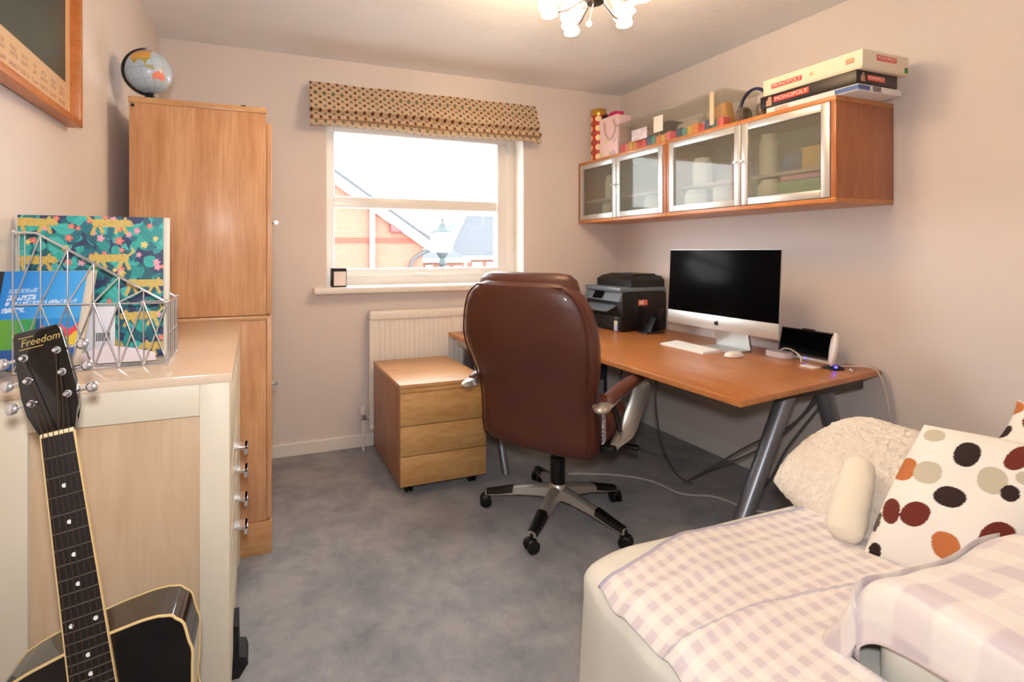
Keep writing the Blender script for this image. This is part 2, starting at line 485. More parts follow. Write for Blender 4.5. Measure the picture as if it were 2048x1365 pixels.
# ------------------------------------------------------------------ roman blind
def blind():
    x0, x1 = 0.308, 1.85
    t = thing('roman_blind', 'folded beige roman blind with brown and green dots above the window', 'blind', ((x0 + x1) / 2, 3.03, 1.96))
    def dots(x, s):
        base = (lin(202), lin(174), lin(144)); pale = (lin(210), lin(192), lin(166))
        px, pz = 0.0525, 0.0190
        c = base
        r = int(math.floor(s / pz)); 
        for rr in (r - 1, r, r + 1):
            off = 0.5 if rr % 2 else 0.0
            k = math.floor(x / px - off + 0.5)
            dx = x - (k + off) * px; dz = s - (rr + 0.5) * pz
            d = math.hypot(dx / 0.0118, dz / 0.0095)
            if d < 1:
                dotc = (lin(104), lin(50), lin(32)) if rr % 2 == 0 else (lin(112), lin(112), lin(94))
                return mixc(dotc, c, sstep(0.7, 1.0, d))
        # thin lighter lattice
        q = abs(((x / px + s / (2 * pz)) % 1) - 0.5); q2 = abs(((x / px - s / (2 * pz)) % 1) - 0.5)
        if min(q, q2) < 0.05: return pale
        return c
    folds = [(2.232, 2.160, 0.028, 0.0), (2.176, 2.052, 0.048, 0.085), (2.062, 1.995, 0.055, 0.225), (2.012, 1.966, 0.040, 0.30)]
    for i, (zt, zb, bul, s0) in enumerate(folds):
        def pos(u, v, zt=zt, zb=zb, bul=bul, i=i):
            x = x0 + (x1 - x0) * u
            sag = 0.006 * math.sin(u * PI * 3 + i) * v
            y = 3.012 - 0.014 * i - bul * math.sin(min(1.0, v * 1.05) * PI * 0.5) ** 1.4
            if v > 0.86: y += (v - 0.86) / .14 * bul * .75
            return (x, y, zt + (zb - zt) * v - sag + 0.002 * math.sin(u * 23 + i * 2))
        def col(u, v, zt=zt, zb=zb, s0=s0):
            return dots(x0 + (x1 - x0) * u, s0 + (zt - zb) * v)
        grid('fold', 420, 30, pos, col, 'fabric', t, solid=0.004)
    obj('headrail', B().box((x0 + .01, 3.022, 2.19), (x1 - .01, 3.066, 2.225), 0.003), 'white', t)
blind()

# ------------------------------------------------------------------ outside, beyond the window
struct('ground_outside', B().box((-25, 4.5, -2.9), (45, 60, -2.75)), mat('pale_tarmac', (110, 110, 110), 0.9), 'pale road outside')
h = thing('brick_house', 'orange brick gable house with white barge board beside the window', 'house', (0, 14, -2.75))
obj('wall', B().prism([(-8, -2.75), (4.75, -2.75), (4.75, 1.36), (-1.8, 5.75), (-8, 1.5)], 14.0, 20.0, 'y'), 'brick', h, False)
obj('brick_band', B().box((-7.9, 13.97, 1.46), (4.70, 14.0, 1.60)), 'redbrick', h)
def slope_bar(x, lift): return 1.36 + (4.75 - x) * 0.67 + lift
obj('barge_board', B().prism([(5.0, slope_bar(5.0, -.02)), (5.0, slope_bar(5.0, .28)), (-1.8, slope_bar(-1.8, .28)), (-1.8, slope_bar(-1.8, -.02))], 13.8, 13.97, 'y'), mat('white_barge_board', (250, 250, 250), 0.5), h)
obj('roof', B().prism([(5.2, slope_bar(5.2, .26)), (5.2, slope_bar(5.2, .36)), (-1.8, slope_bar(-1.8, .36)), (-1.8, slope_bar(-1.8, .26))], 13.75, 20.2, 'y'), 'rooftile', h)
obj('downpipe', B().tube(smoothpath([(4.95, 13.9, 1.25), (4.6, 13.9, 1.1), (4.36, 13.9, 0.85), (4.33, 13.9, 0.2), (4.33, 13.9, -2.75)], 5), 0.05), mat('dark_downpipe', (60, 60, 64), 0.5), h)
obj('soil_pipe', B().tube([(3.19, 13.9, 2.55), (3.19, 13.9, -2.75)], 0.075), mat('white_pipe', (150, 150, 148), 0.5), h)
obj('alarm_box', B().box((3.72, 13.85, 1.76), (4.06, 14.0, 2.0), 0.03), mat('red_alarm_box', (160, 52, 52), 0.5), h)
def terrace(name, label, x0, x1, y, eave, ridge, hip, wins):
    t = thing(name, label, 'house', ((x0 + x1) / 2, y, -2.75))
    obj('wall', B().box((x0 + .2, y + .2, -2.75), (x1 - .2, y + 7, eave)), mat('red_brick_wall', (126, 84, 70), 0.9), t)
    b = B()
    v = [b.bm.verts.new(p) for p in ((x0, y, eave), (x1, y, eave), (x1 - hip, y + 4, ridge), (x0 + hip, y + 4, ridge), (x0, y + 8, eave), (x1, y + 8, eave))]
    for f in ((0, 1, 2, 3), (4, 0, 3), (1, 5, 2), (5, 4, 3, 2), (0, 4, 5, 1)): b.bm.faces.new([v[i] for i in f])
    obj('roof', b, 'rooftile', t, False)
    obj('hip_tiles', B().tube([(x0, y, eave), (x0 + hip, y + 4, ridge), (x1 - hip, y + 4, ridge)], 0.13, 6), mat('white_hip_tiles', (200, 200, 200), 0.6), t)
    obj('gutter', B().box((x0, y - .1, eave - .12), (x1, y + .1, eave + .06)), mat('white_gutter', (245, 245, 245), 0.5), t)
    for (a, c, d, e) in wins:
        w = obj('window', B().box((a, y + .12, c), (d, y + .22, e)), mat('white_window', (250, 250, 250), 0.4), t)
        obj('pane', B().box((a + .08, y + .1, c + .08), (d - .08, y + .125, e - .08)), mat('pale_pane', (226, 232, 238), 0.2), w)
terrace('grey_roof_house', 'distant brick house with grey hipped roof right of the street lamp', 10.1, 19.0, 26, 0.85, 3.6, 3.0,
        [(10.9, -.9, 11.5, .55), (11.9, -.9, 12.5, .55), (12.8, -.9, 13.5, .55), (14.2, -.9, 15, .55)])
terrace('low_brick_house', 'distant brick house between the gable and the street lamp', 5.9, 10.3, 23, 0.78, 2.6, 1.6,
        [(8.0, -1, 8.35, .5), (8.85, -1, 9.2, .45), (9.5, -1, 9.9, .45)])
terrace('far_roof_house', 'farthest grey-roofed house behind the hipped roof', 14.2, 24.0, 38, 1.1, 4.6, 4.0, [(15.5, -1, 16.4, .4)])
sl = thing('street_lamp', 'victorian style street lantern on a grey post outside', 'street lamp', (3.07, 8, -2.75))
mg = mat('grey_green_iron', (36, 45, 45), 0.6)
obj('post', B().lathe([(0.09, -2.75), (0.08, -2.0), (0.045, -1.9), (0.04, 0.95), (0.07, 1.0), (0.05, 1.1), (0.10, 1.17), (0.10, 1.2)], (3.07, 8, 0), 14), mg, sl)
obj('lantern_glass', B().loft([[(3.07 + sx * w, 8 + sy * w, z) for sx, sy in ((-1, -1), (1, -1), (1, 1), (-1, 1))] for w, z in ((0.115, 1.2), (0.185, 1.535))]), mat('lantern_glass', (150, 154, 156), 0.3), sl, False)
obj('cap', B().lathe([(0.235, 1.535), (0.22, 1.56), (0.13, 1.60), (0.075, 1.66), (0.05, 1.70)], (3.07, 8, 0), 14), mg, sl)
obj('finial', B().lathe([(0.03, 1.70), (0.015, 1.73), (0.03, 1.76), (0.005, 1.81)], (3.07, 8, 0), 10), mg, sl)

# ------------------------------------------------------------------ candle box on the sill
t = thing('candle_box', 'small black candle box with white label on the window sill', 'candle', (0.492, 3.06, 1.003))
obj('box', B().box((0.445, 3.03, 1.003), (0.535, 3.10, 1.118), 0.004), 'matblack', t)
obj('label', B().box((0.457, 3.0285, 1.012), (0.53, 3.0298, 1.098)), mat('white_label', (240, 228, 226), 0.6), t)

# ------------------------------------------------------------------ radiator
t = thing('radiator', 'white ribbed panel radiator under the window', 'radiator', (1.1, 3.01, 0.13))
x0, x1 = 0.668, 1.50
prof = []
n = 24
b = B()
pts = []
for i in range(n):
    xa = x0 + .03 + (x1 - x0 - .06) * i / n; w = (x1 - x0 - .06) / n
    pts += [(xa, 2.980), (xa + w * .28, 2.980), (xa + w * .40, 2.987), (xa + w * .88, 2.987)]
poly = [(x0, 2.982)] + pts + [(x1, 2.982), (x1, 3.02), (x0, 3.02)]
b.prism(poly, 0.15, 0.80)
obj('panel', b, 'white', t, False)
obj('top_grille', B().box((x0, 2.972, 0.80), (x1, 3.045, 0.855), 0.008), 'white', t)
obj('bottom_rail', B().box((x0, 2.976, 0.125), (x1, 3.03, 0.15), 0.005), 'white', t)
for bx_ in (0.9, 1.3):
    obj('bracket', B().box((bx_, 3.02, 0.3), (bx_ + .04, 3.068, 0.8)), 'white', t)
v = obj('valve', B().lathe([(0.016, 0), (0.018, 0.03), (0.013, 0.035)], (0.632, 3.0, 0.19), 12).tube([(0.632, 3.0, 0.195), (0.675, 3.0, 0.195)], 0.008), 'chrome', t)
obj('valve_cap', B().lathe([(0.017, 0), (0.019, 0.012), (0.017, 0.04), (0.01, 0.046)], (0.632, 3.0, 0.224), 12), 'white_pl', v)
obj('pipe', B().tube([(0.632, 3.0, 0.19), (0.632, 3.0, 0.0)], 0.0075), 'white', t)

# ------------------------------------------------------------------ ceiling light
def ceiling_light():
    cx, cy, hz = 1.170, 1.497, 2.158
    t = thing('ceiling_light', 'five-arm ceiling light with lit twisted glass shades', 'ceiling light', (cx, cy, ZC))
    obj('ceiling_rose', B().lathe([(0.075, 2.375), (0.08, 2.39), (0.08, 2.3995)], (cx, cy, 0), 24), 'satin', t)
    obj('stem', B().tube([(cx, cy, 2.38), (cx, cy, hz)], 0.009), 'satin', t)
    obj('hub', B().lathe([(0.006, -0.035), (0.03, -0.032), (0.04, -0.02), (0.042, 0.0), (0.036, 0.02), (0.012, 0.035)], (cx, cy, hz), 24), 'dsteel', t)
    for k in range(5):
        a = math.radians(176 - 72 * k - 19.5)
        dx, dy = math.cos(a), math.sin(a)
        R = 0.165
        P = lambda r, z: (cx + dx * r, cy + dy * r, z)
        obj('arm', B().tube(smoothpath([P(0.03, hz - 0.01), P(0.07, hz - 0.035), P(0.11, hz - 0.055), P(R, hz - 0.055)], 5), 0.0055), 'chrome', t)
        c = P(R, hz - 0.055)
        s = obj('shade', B().lathe([(0.022, 0.0), (0.026, 0.01), (0.029, 0.04), (0.033, 0.09), (0.037, 0.125), (0.033, 0.125), (0.022, 0.02)], c, 20), 'shade', t, label='glowing tapered glass shade')
        hel = [(c[0] + 0.0345 * (1 + q / 160) * math.cos(q * .42), c[1] + 0.0345 * (1 + q / 160) * math.sin(q * .42), c[2] + q * 0.0021 + .004) for q in range(46)]
        obj('glass_twist', B().tube(hel, 0.0045, 6), 'bulbend', s)
        tor = [(c[0] + 0.021 * math.cos(q * PI / 8), c[1] + 0.021 * math.sin(q * PI / 8), c[2] - 0.012) for q in range(16)]
        obj('shade_cup', B().tube(tor, 0.009, 8, closed=True).lathe([(0.004, -0.016), (0.02, -0.012), (0.024, 0.0)], c, 14), 'bulbend', s)
    obj('pull_bead', B().ball((cx - 0.02, cy + 0.01, hz - 0.105), 0.0105, 12).tube([(cx - 0.02, cy + 0.01, hz - .1), (cx - 0.006, cy + 0.003, hz - 0.03)], 0.0012, 5), 'bulbend', t)
ceiling_light()

# ------------------------------------------------------------------ oak cabinets by the left wall
def oak_units():
    xa, xb, ya, yb = -0.438, 0.047, 2.111, 2.93
    for i, (name, lab, z0, z1) in enumerate((('oak_cabinet', 'lower oak cabinet with plinth standing beside the cream chest', 0.0, 0.963),
                                            ('oak_cabinet', 'upper oak cabinet stacked on another, globe on top', 0.966, 1.802))):
        t = thing(name, lab, 'cabinet', ((xa + xb) / 2, (ya + yb) / 2, z0))
        zb = z0 + (0.135 if i == 0 else 0.0)
        for y in (ya, yb - 0.018):
            obj('side_panel', B().box((xa, y, zb), (xb, y + 0.018, z1 - (0.022 if i else 0.018)), 0.0015), 'oak', t)
        obj('top_panel', B().box((xa - .003, ya - 0.003, z1 - (0.022 if i else 0.018)), (xb + .003, yb + .003, z1), 0.002), 'oak_x', t)
        obj('bottom_panel', B().box((xa, ya + .018, zb), (xb, yb - .018, zb + 0.018)), 'oak_x', t)
        obj('back_panel', B().box((xa + .004, ya + .018, zb + .018), (xa + 0.010, yb - .018, z1 - 0.022)), 'oak', t)
        if i == 0:
            obj('plinth', B().box((xa, ya - 0.004, 0.0), (xb + 0.022, yb, 0.132), 0.003), 'oak_x', t)
        zd0, zd1 = (zb + .004, z1 - .004) if i == 0 else (z0 + .004, z1 - 0.06)
        ym = (ya + yb) / 2
        for (y0, y1, hy) in ((ya + .002, yb - .002, ya + 0.10),):
            d = obj('door', B().box((xb + 0.001, y0, zd0), (xb + 0.021, y1, zd1), 0.002), 'oak', t)
            hz = 1.345 if i else 0.66
            obj('handle', B().tube([(xb + .02, hy, hz), (xb + 0.042, hy, hz)], 0.006).tube([(xb + .042, hy - .012, hz), (xb + 0.042, hy + .012, hz)], 0.008), 'chrome', d)
        if i:
            obj('cam_cap', B().lathe([(0.006, 0), (0.006, 0.003)], (0, 0, 0), 10, Matrix.Rotation(PI / 2, 4, 'X')).xf(Matrix.Translation((xa + .012, ya - .002, z1 - .034))), 'matblack', t)
oak_units()
o = obj('cable_clip', B().box((-0.06, 2.15, 1.802), (-0.02, 2.17, 1.812), 0.003).box((-0.05, 2.152, 1.81), (-0.03, 2.168, 1.818), 0.002), 'matblack'); solo(o, 'tiny dark clip lying on top of the tall oak cabinet', 'clip')

# ------------------------------------------------------------------ globe
def globe():
    c = Vector((-0.388, 2.20, 1.925)); R = 0.082
    t = thing('desk_globe', 'small tilted desk globe on black stand atop the oak cabinet', 'globe', (c.x, c.y, 1.802))
    # view axis from the camera to the globe: Australia faces the room
    asia = [(60, 30), (75, 8), (80, 12), (90, 22), (100, 10), (104, 2), (108, 12), (120, 24), (122, 38), (135, 48), (140, 62), (100, 76), (60, 72), (40, 60)]
    indo = [(96, 4), (106, -6), (120, -9), (128, -8), (120, -3), (118, 4), (108, 2)]
    png = [(131, -1), (142, -3), (150, -9), (141, -8)]
    aus = [(114, -22), (122, -17), (130, -12), (136, -12), (137, -16), (141, -17), (143, -11), (146, -19), (153, -26), (150, -37), (144, -39), (138, -35), (131, -32), (124, -33), (116, -35)]
    nz = [(172, -34), (178, -38), (172, -43), (167, -46), (171, -41)]
    japan = [(131, 32), (140, 36), (142, 44), (137, 37)]
    def inside(poly, x, y):
        r = False
        for (x1, y1), (x2, y2) in zip(poly, poly[1:] + poly[:1]):
            if (y1 > y) != (y2 > y) and x < (x2 - x1) * (y - y1) / (y2 - y1) + x1: r = not r
        return r
    def col(u, v):
        lon = -180 + 360 * u; lat = -90 + 180 * v
        if inside(aus, lon, lat): return (lin(232), lin(138), lin(118))
        if inside(asia, lon, lat):
            if lat > 48: return (lin(196), lin(128), lin(112))
            if lat < 24: return (lin(170), lin(158), lin(70))
            return (lin(214), lin(160), lin(72))
        if inside(indo, lon, lat) or inside(png, lon, lat): return (lin(168), lin(160), lin(120))
        if inside(nz, lon, lat) or inside(japan, lon, lat): return (lin(226), lin(176), lin(110))
        if abs(lon % 30) < 0.8 or abs(lat % 30) < 0.8: return (lin(150), lin(170), lin(190))
        return (lin(178), lin(194), lin(210))
    view = (c - Vector((0, 0, 1.22))).normalized()
    az = math.atan2(-view.y, -view.x)
    rot = Matrix.Rotation(math.radians(-10), 3, view) @ Matrix.Rotation(az - math.radians(108), 3, 'Z')
    def pos(u, v):
        lo = math.radians(-180 + 360 * u); la = math.radians(-90 + 180 * v)
        return c + rot @ Vector((R * math.cos(la) * math.cos(lo), R * math.cos(la) * math.sin(lo), R * math.sin(la)))
    grid('sphere', 180, 90, pos, col, 'globe', t)
    ax = rot @ Vector((0, 0, 1)); side = ax.cross(view).normalized()
    if side.x > 0: side = -side
    arc = [c + (ax * math.cos(a) + side * math.sin(a)) * (R + 0.007) for a in [math.radians(-4 + k * 8) for k in range(24)]]
    obj('meridian_arm', B().tube(arc, 0.006, 8), 'gloss_black', t)
    obj('stand', B().lathe([(0.05, 1.802), (0.052, 1.808), (0.03, 1.816), (0.016, 1.83), (0.014, 1.842)], (c.x + .004, c.y, 0), 20), 'gloss_black', t)
globe()

# ------------------------------------------------------------------ framed picture
def picture():
    xb, xf = -0.523, -0.484
    y0, y1, z0, z1 = 0.72, 1.75, 1.592, 2.26
    t = thing('framed_picture', 'large oak-framed dark green print hanging on the left wall', 'picture', (xb, (y0 + y1) / 2, z0))
    fm = wood('frame_oak', (206, 130, 66), (184, 106, 48), (6, 1.2, 6), 0.35)
    w = 0.02
    obj('frame_bar', B().box((xb, y0, z0), (xf, y1, z0 + w), 0.002), fm, t)
    obj('frame_bar', B().box((xb, y0, z1 - w), (xf, y1, z1), 0.002), fm, t)
    obj('frame_bar', B().box((xb, y1 - w, z0 + w), (xf, y1, z1 - w), 0.002), fm, t)
    obj('frame_bar', B().box((xb, y0, z0 + w), (xf, y0 + w, z1 - w), 0.002), fm, t)
    ya, yb, za, zb = y0 + w, y1 - w, z0 + w, z1 - w
    rnd = random.Random(3)
    marks = []
    y = ya + 0.05
    while y < yb - 0.05:
        L = rnd.uniform(0.03, 0.06); marks.append((y, y + L)); y += L + rnd.uniform(0.006, 0.014)
    def col(u, v):
        y = ya + (yb - ya) * u; z = za + (zb - za) * v
        m = min(y - ya, yb - y)
        if m < 0.035 or z > zb - 0.035 or z < za + 0.098:
            c = (lin(222), lin(186), lin(146))
            zz = z - za
            for k, (q0, q1) in enumerate(((0.028, 0.038), (0.050, 0.060), (0.066, 0.074))):
                if q0 < zz < q1:
                    for (a, e) in marks:
                        if a + k * .004 < y < e - k * .006 and noise.noise(Vector((y * 260, z * 420, k))) > -.1:
                            return (lin(178), lin(138), lin(110))
            return c
        n1 = noise.noise(Vector((y * 6, z * 5, 1.0))) * .5 + .5
        g = noise.noise(Vector((y * 2.2, z * 3, 5.0))) * .5 + .5
        return mixc((lin(36), lin(44), lin(34)), mixc((lin(52), lin(84), lin(58)), (lin(92), lin(80), lin(78)), g), n1)
    grid('print', 260, 170, lambda u, v: (xb + 0.012, ya + (yb - ya) * u, za + (zb - za) * v), col, 'print', t, smooth=False)
    obj('backing', B().box((xb + .001, ya, za), (xb + 0.010, yb, zb)), 'matblack', t)
picture()

# ------------------------------------------------------------------ cream chest of drawers
def chest():
    xa, xb, ya, yb, zt = -0.513, -0.052, 1.207, 2.105, 0.95
    t = thing('chest_of_drawers', 'cream painted chest of drawers with birch side panel by the left wall', 'chest of drawers', ((xa + xb) / 2, (ya + yb) / 2, 0))
    obj('top', B().box((xa, ya - 0.004, zt - 0.022), (xb + 0.006, yb, zt), 0.003), 'dres_top', t)
    obj('corner_post', B().box((xb - 0.062, ya, 0.0), (xb, ya + 0.05, zt - 0.022), 0.002), 'cream', t)
    obj('corner_post', B().box((xa, ya, 0.0), (xa + 0.085, ya + 0.05, zt - 0.022), 0.002), 'cream', t)
    obj('corner_post', B().box((xb - 0.062, yb - .05, 0.0), (xb, yb, zt - 0.022), 0.002), 'cream', t)
    obj('top_rail', B().box((xa + 0.085, ya + .001, zt - 0.092), (xb - 0.062, ya + 0.05, zt - 0.022), 0.001), 'cream', t)
    obj('bottom_rail', B().box((xa + 0.085, ya + .001, 0.05), (xb - 0.062, ya + 0.05, 0.16), 0.001), 'cream', t)
    obj('side_panel', B().box((xa + 0.08, ya + 0.014, 0.15), (xb - 0.06, ya + 0.026, zt - 0.088)), 'birch', t)
    obj('far_side', B().box((xa, yb - .03, 0.05), (xb - 0.06, yb - .01, zt - .022)), 'cream', t)
    obj('back', B().box((xa, ya + .05, 0.05), (xa + .012, yb - .03, zt - .022)), 'birch', t)
    zs = [(0.655, 0.92, None), (0.582, 0.650, 0.614), (0.500, 0.577, 0.543), (0.413, 0.495, 0.454), (0.325, 0.408, 0.368), (0.08, 0.320, None)]
    for (z0, z1, hz) in zs:
        d = obj('drawer', B().box((xb - 0.35, ya + 0.055, z0), (xb - .004, yb - 0.055, z1), 0.002), 'cream', t)
        if hz:
            obj('handle', B().box((xb - .006, 1.625, hz), (xb + 0.034, 1.675, hz + 0.009), 0.002).box((xb + 0.024, 1.625, hz - 0.016), (xb + 0.034, 1.675, hz + 0.009), 0.002), 'chrome', d)
    obj('foot', B().prism([(xb - .02, 0), (xb + .012, 0.0), (xb + 0.036, 0.035), (xb + 0.030, 0.055), (xb + 0.012, 0.06), (xb + 0.010, 0.15), (xb - .02, 0.15)], 1.52, 1.60, 'y'), 'matblack', t)
chest()
# ------------------------------------------------------------------ corner desk
DZ = 0.70
def desk():
    t = thing('corner_desk', 'beech corner desk with grey tapered metal legs along the right wall', 'desk', (2.0, 2.2, 0))
    out = [(1.60, 1.266), (2.606, 1.39), (2.606, 2.968), (1.18, 2.968), (1.18, 2.42)]
    # concave inner edge sweeping round to the long straight side
    for k in range(1, 13):
        a = k / 13
        p = Vector((1.18, 2.42)) * (1 - a) ** 2 + Vector((1.60, 2.42)) * 2 * a * (1 - a) + Vector((1.60, 1.95)) * a * a
        out.append((p.x, p.y))
    out.append((1.60, 1.95))
    b = B(); b.prism(out, DZ - 0.024, DZ, 'z', 0.003)
    obj('desktop', b, 'desk', t)
    # frame rails under the top
    obj('frame_rail', B().box((1.80, 1.42, DZ - 0.075), (1.835, 2.9, DZ - 0.025), 0.003), 'dsteel', t)
    obj('frame_rail', B().box((2.46, 1.50, DZ - 0.075), (2.495, 2.9, DZ - 0.025), 0.003), 'dsteel', t)
    obj('frame_rail', B().box((1.24, 2.82, DZ - 0.075), (2.5, 2.855, DZ - 0.025), 0.003), 'dsteel', t)
    obj('leg_bracket', B().box((1.98, 1.40, DZ - 0.075), (2.50, 1.50, DZ - 0.028), 0.004), 'dsteel', t)
    obj('leg_bracket', B().box((1.22, 2.56, DZ - 0.075), (1.34, 2.92, DZ - 0.028), 0.004), 'alu', t)
    def leg(top, foot, r=.034):
        obj('leg', B().tube([top, foot], [r, r * .86], 18), 'legsteel', t)
    leg((2.10, 1.452, DZ - 0.07), (1.765, 1.452, 0.0)); leg((2.32, 1.452, DZ - 0.07), (2.565, 1.46, 0.0))
    leg((1.30, 2.66, DZ - 0.07), (1.30, 2.42, 0.0), .024); leg((1.262, 2.82, DZ - 0.07), (1.262, 2.92, 0.0))
desk()

# ------------------------------------------------------------------ pedestal
def pedestal():
    xa, xb, ya, yb, z0, z1 = 0.680, 1.150, 2.352, 2.93, 0.052, 0.56
    t = thing('drawer_pedestal', 'oak three-drawer pedestal on castors beside the radiator', 'drawer unit', ((xa + xb) / 2, (ya + yb) / 2, 0))
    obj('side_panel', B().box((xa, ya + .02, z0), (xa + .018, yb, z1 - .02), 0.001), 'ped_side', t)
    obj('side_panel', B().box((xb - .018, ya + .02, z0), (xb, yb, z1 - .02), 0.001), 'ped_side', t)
    obj('top_panel', B().box((xa - .002, ya, z1 - 0.02), (xb + .002, yb, z1), 0.002), 'ped_top', t)
    obj('top_rail', B().box((xa, ya + .002, z1 - 0.044), (xb, ya + .02, z1 - 0.022), 0.001), 'ped_front', t)
    obj('bottom_panel', B().box((xa + .018, ya + .02, z0), (xb - .018, yb, z0 + .018)), 'ped_side', t)
    obj('back_panel', B().box((xa + .018, yb - .012, z0 + .018), (xb - .018, yb, z1 - .02)), 'ped_side', t)
    zs = [z0 + .002, z0 + .152, z0 + .302, z1 - 0.042]
    for a, c in zip(zs, zs[1:]):
        obj('drawer', B().box((xa + .0015, ya, a), (xb - .0015, ya + .018, c - .004), 0.0015), 'ped_front', t)
    for (x, y) in ((xa + .06, ya + .06), (xb - .06, ya + .06), (xa + .06, yb - .06), (xb - .06, yb - .06)):
        bb_ = B()
        for s in (-0.012, 0.012):
            bb_.lathe([(0.02, -0.008), (0.024, -0.005), (0.024, 0.005), (0.02, 0.008)], (x + s, y, 0.024), 16, Matrix.Rotation(PI / 2, 4, 'Y'))
        bb_.box((x - .016, y - .016, 0.036), (x + .016, y + .016, 0.0525), 0.004)
        obj('castor', bb_, 'black', t)
pedestal()

# ------------------------------------------------------------------ office chair
def superring(cx, cy, z, a, bq, n=36, e=3.0, lean=0.0):
    pts = []
    for k in range(n):
        th = 2 * PI * k / n
        ct, st = math.cos(th), math.sin(th)
        x = a * math.copysign(abs(ct) ** (2 / e), ct); y = bq * math.copysign(abs(st) ** (2 / e), st)
        pts.append((cx + x, cy + y + lean * abs(x) ** 2, z))
    return pts
def office_chair():
    az = math.radians(56.8)
    rot = Matrix.Rotation(-az, 3, 'Z')
    C = (1.326, 1.965, 0)
    t = thing('office_chair', 'high-backed brown leather office chair on a five-star castor base', 'chair', C, rot)
    kw = dict(parent=t, world=False)
    # star base (world angles 218 + 72k, turned into the chair's own frame)
    for k in range(5):
        a = math.radians(218 + 72 * k) + az
        d = Vector((math.cos(a), math.sin(a), 0)); s = Vector((-d.y, d.x, 0))
        def sec(r, zt, h, w):
            c = d * r
            return [c + s * (-w) + Vector((0, 0, zt - h)), c + s * w + Vector((0, 0, zt - h)), c + s * w * .8 + Vector((0, 0, zt - h * .2)), c + s * w * .35 + Vector((0, 0, zt)), c - s * w * .35 + Vector((0, 0, zt)), c - s * w * .8 + Vector((0, 0, zt - h * .2))]
        lg = obj('base_leg', B().loft([sec(0.02, 0.145, 0.055, 0.03), sec(0.08, 0.138, 0.045, 0.028), sec(0.18, 0.118, 0.032, 0.025), sec(0.26, 0.098, 0.026, 0.023), sec(0.335, 0.080, 0.02, 0.02)]), 'satin', **kw)
        obj('leg_cap', B().loft([sec(0.205, 0.1155, 0.026, 0.0262), sec(0.26, 0.1005, 0.024, 0.0248), sec(0.33, 0.084, 0.02, 0.0215)]), 'black', parent=lg, world=False)
        cc = d * 0.335
        ca = B()
        ca.tube([cc + Vector((0, 0, 0.045)), cc + Vector((0, 0, 0.075))], 0.007)
        tr = a + 0.9 + k
        wdir = Vector((math.cos(tr), math.sin(tr), 0)); off = Vector((-wdir.y, wdir.x, 0)) * 0.012
        for sg in (-1, 1):
            m4 = frame_mtx((0, 0, 0), Vector((0, 0, 1)), off.normalized().cross(Vector((0, 0, 1))))
            ca.lathe([(0.022, -0.010), (0.0275, -0.007), (0.0275, 0.007), (0.022, 0.010)], cc + wdir * 0.015 * sg + Vector((0, 0, 0.028)), 18, Matrix.Rotation(tr, 4, 'Z') @ Matrix.Rotation(PI / 2, 4, 'Y'))
        ca.box((-0.012, -0.02, 0.035), (0.012, 0.02, 0.056), 0.006, 2, Matrix.Translation(cc) @ Matrix.Rotation(tr, 4, 'Z'))
        obj('castor', ca, 'black', **kw)
    obj('base_hub', B().lathe([(0.04, 0.085), (0.045, 0.10), (0.042, 0.14), (0.034, 0.152)], (0, 0, 0), 20), 'satin', **kw)
    obj('gas_lift', B().lathe([(0.033, 0.15), (0.033, 0.27), (0.025, 0.275), (0.025, 0.36)], (0, 0, 0), 20), 'black', **kw)
    obj('tilt_mechanism', B().box((-0.09, -0.12, 0.35), (0.09, 0.14, 0.40), 0.015).tube([(0.08, 0.05, 0.375), (0.30, 0.07, 0.37)], 0.006).box((0.28, 0.05, 0.36), (0.34, 0.085, 0.378), 0.006), 'black', **kw)
    # seat
    obj('seat', B().loft([superring(0, 0.03, z, a, bq, 40, 3.4) for z, a, bq in ((0.392, 0.20, 0.20), (0.396, 0.245, 0.24), (0.42, 0.262, 0.262), (0.46, 0.268, 0.27), (0.50, 0.262, 0.262), (0.522, 0.235, 0.235), (0.53, 0.17, 0.17))]), 'leather', **kw)
    # backrest
    def yback(z):       # rear surface line, leaning away with height, lumbar curve
        u = (z - 0.39) / 0.73
        return -0.255 - 0.15 * u - 0.03 * math.sin(u * PI * 1.0) + 0.045 * math.sin(min(1, u * 1.7) * PI) * (1 if u < .6 else 1)
    W = [(0.365, 0.19, .02), (0.372, 0.235, .045), (0.392, 0.258, .064), (0.45, 0.268, .07), (0.52, 0.265, .072), (0.60, 0.262, .072), (0.68, 0.272, .068), (0.76, 0.290, .066), (0.85, 0.300, .066), (0.93, 0.294, .066), (1.00, 0.274, .068), (1.05, 0.246, .07), (1.082, 0.205, .064), (1.098, 0.17, .045), (1.102, 0.13, .02)]
    obj('backrest', B().loft([superring(-0.016, yback(z) + .07, z, a, q, 44, 3.4, lean=0.35) for z, a, q in W]), 'leather', **kw)
    # headrest roll on the front/top
    obj('headrest', B().loft([superring(-0.016, yback(1.05) + .095, z, a, q, 40, 2.8, lean=0.35) for z, a, q in ((0.93, 0.16, .03), (0.945, 0.20, .05), (1.0, 0.225, .065), (1.06, 0.226, .07), (1.105, 0.215, .062), (1.128, 0.19, .042), (1.135, 0.15, .018))]), 'leather', **kw)
    # piping seam round the back panel
    seam = []
    for z, a, q in W[2:13]: seam.append(Vector((-a * 0.93 , yback(z) + 0.07 - q * 0.80 + 0.35 * (a * .93) ** 2 - .004, z)))
    R2 = [Vector((-v.x - .016, v.y, v.z)) for v in reversed(seam)]; seam = [Vector((v.x - .016, v.y, v.z)) for v in seam]
    obj('back_piping', B().tube(smoothpath(seam, 4) + smoothpath(R2, 4), 0.0045, 6), 'leather_seam', **kw)
    obj('care_label', B().box((0.272, -0.21, 0.455), (0.276, -0.17, 0.575), 0.001), attr_like_label(), **kw)
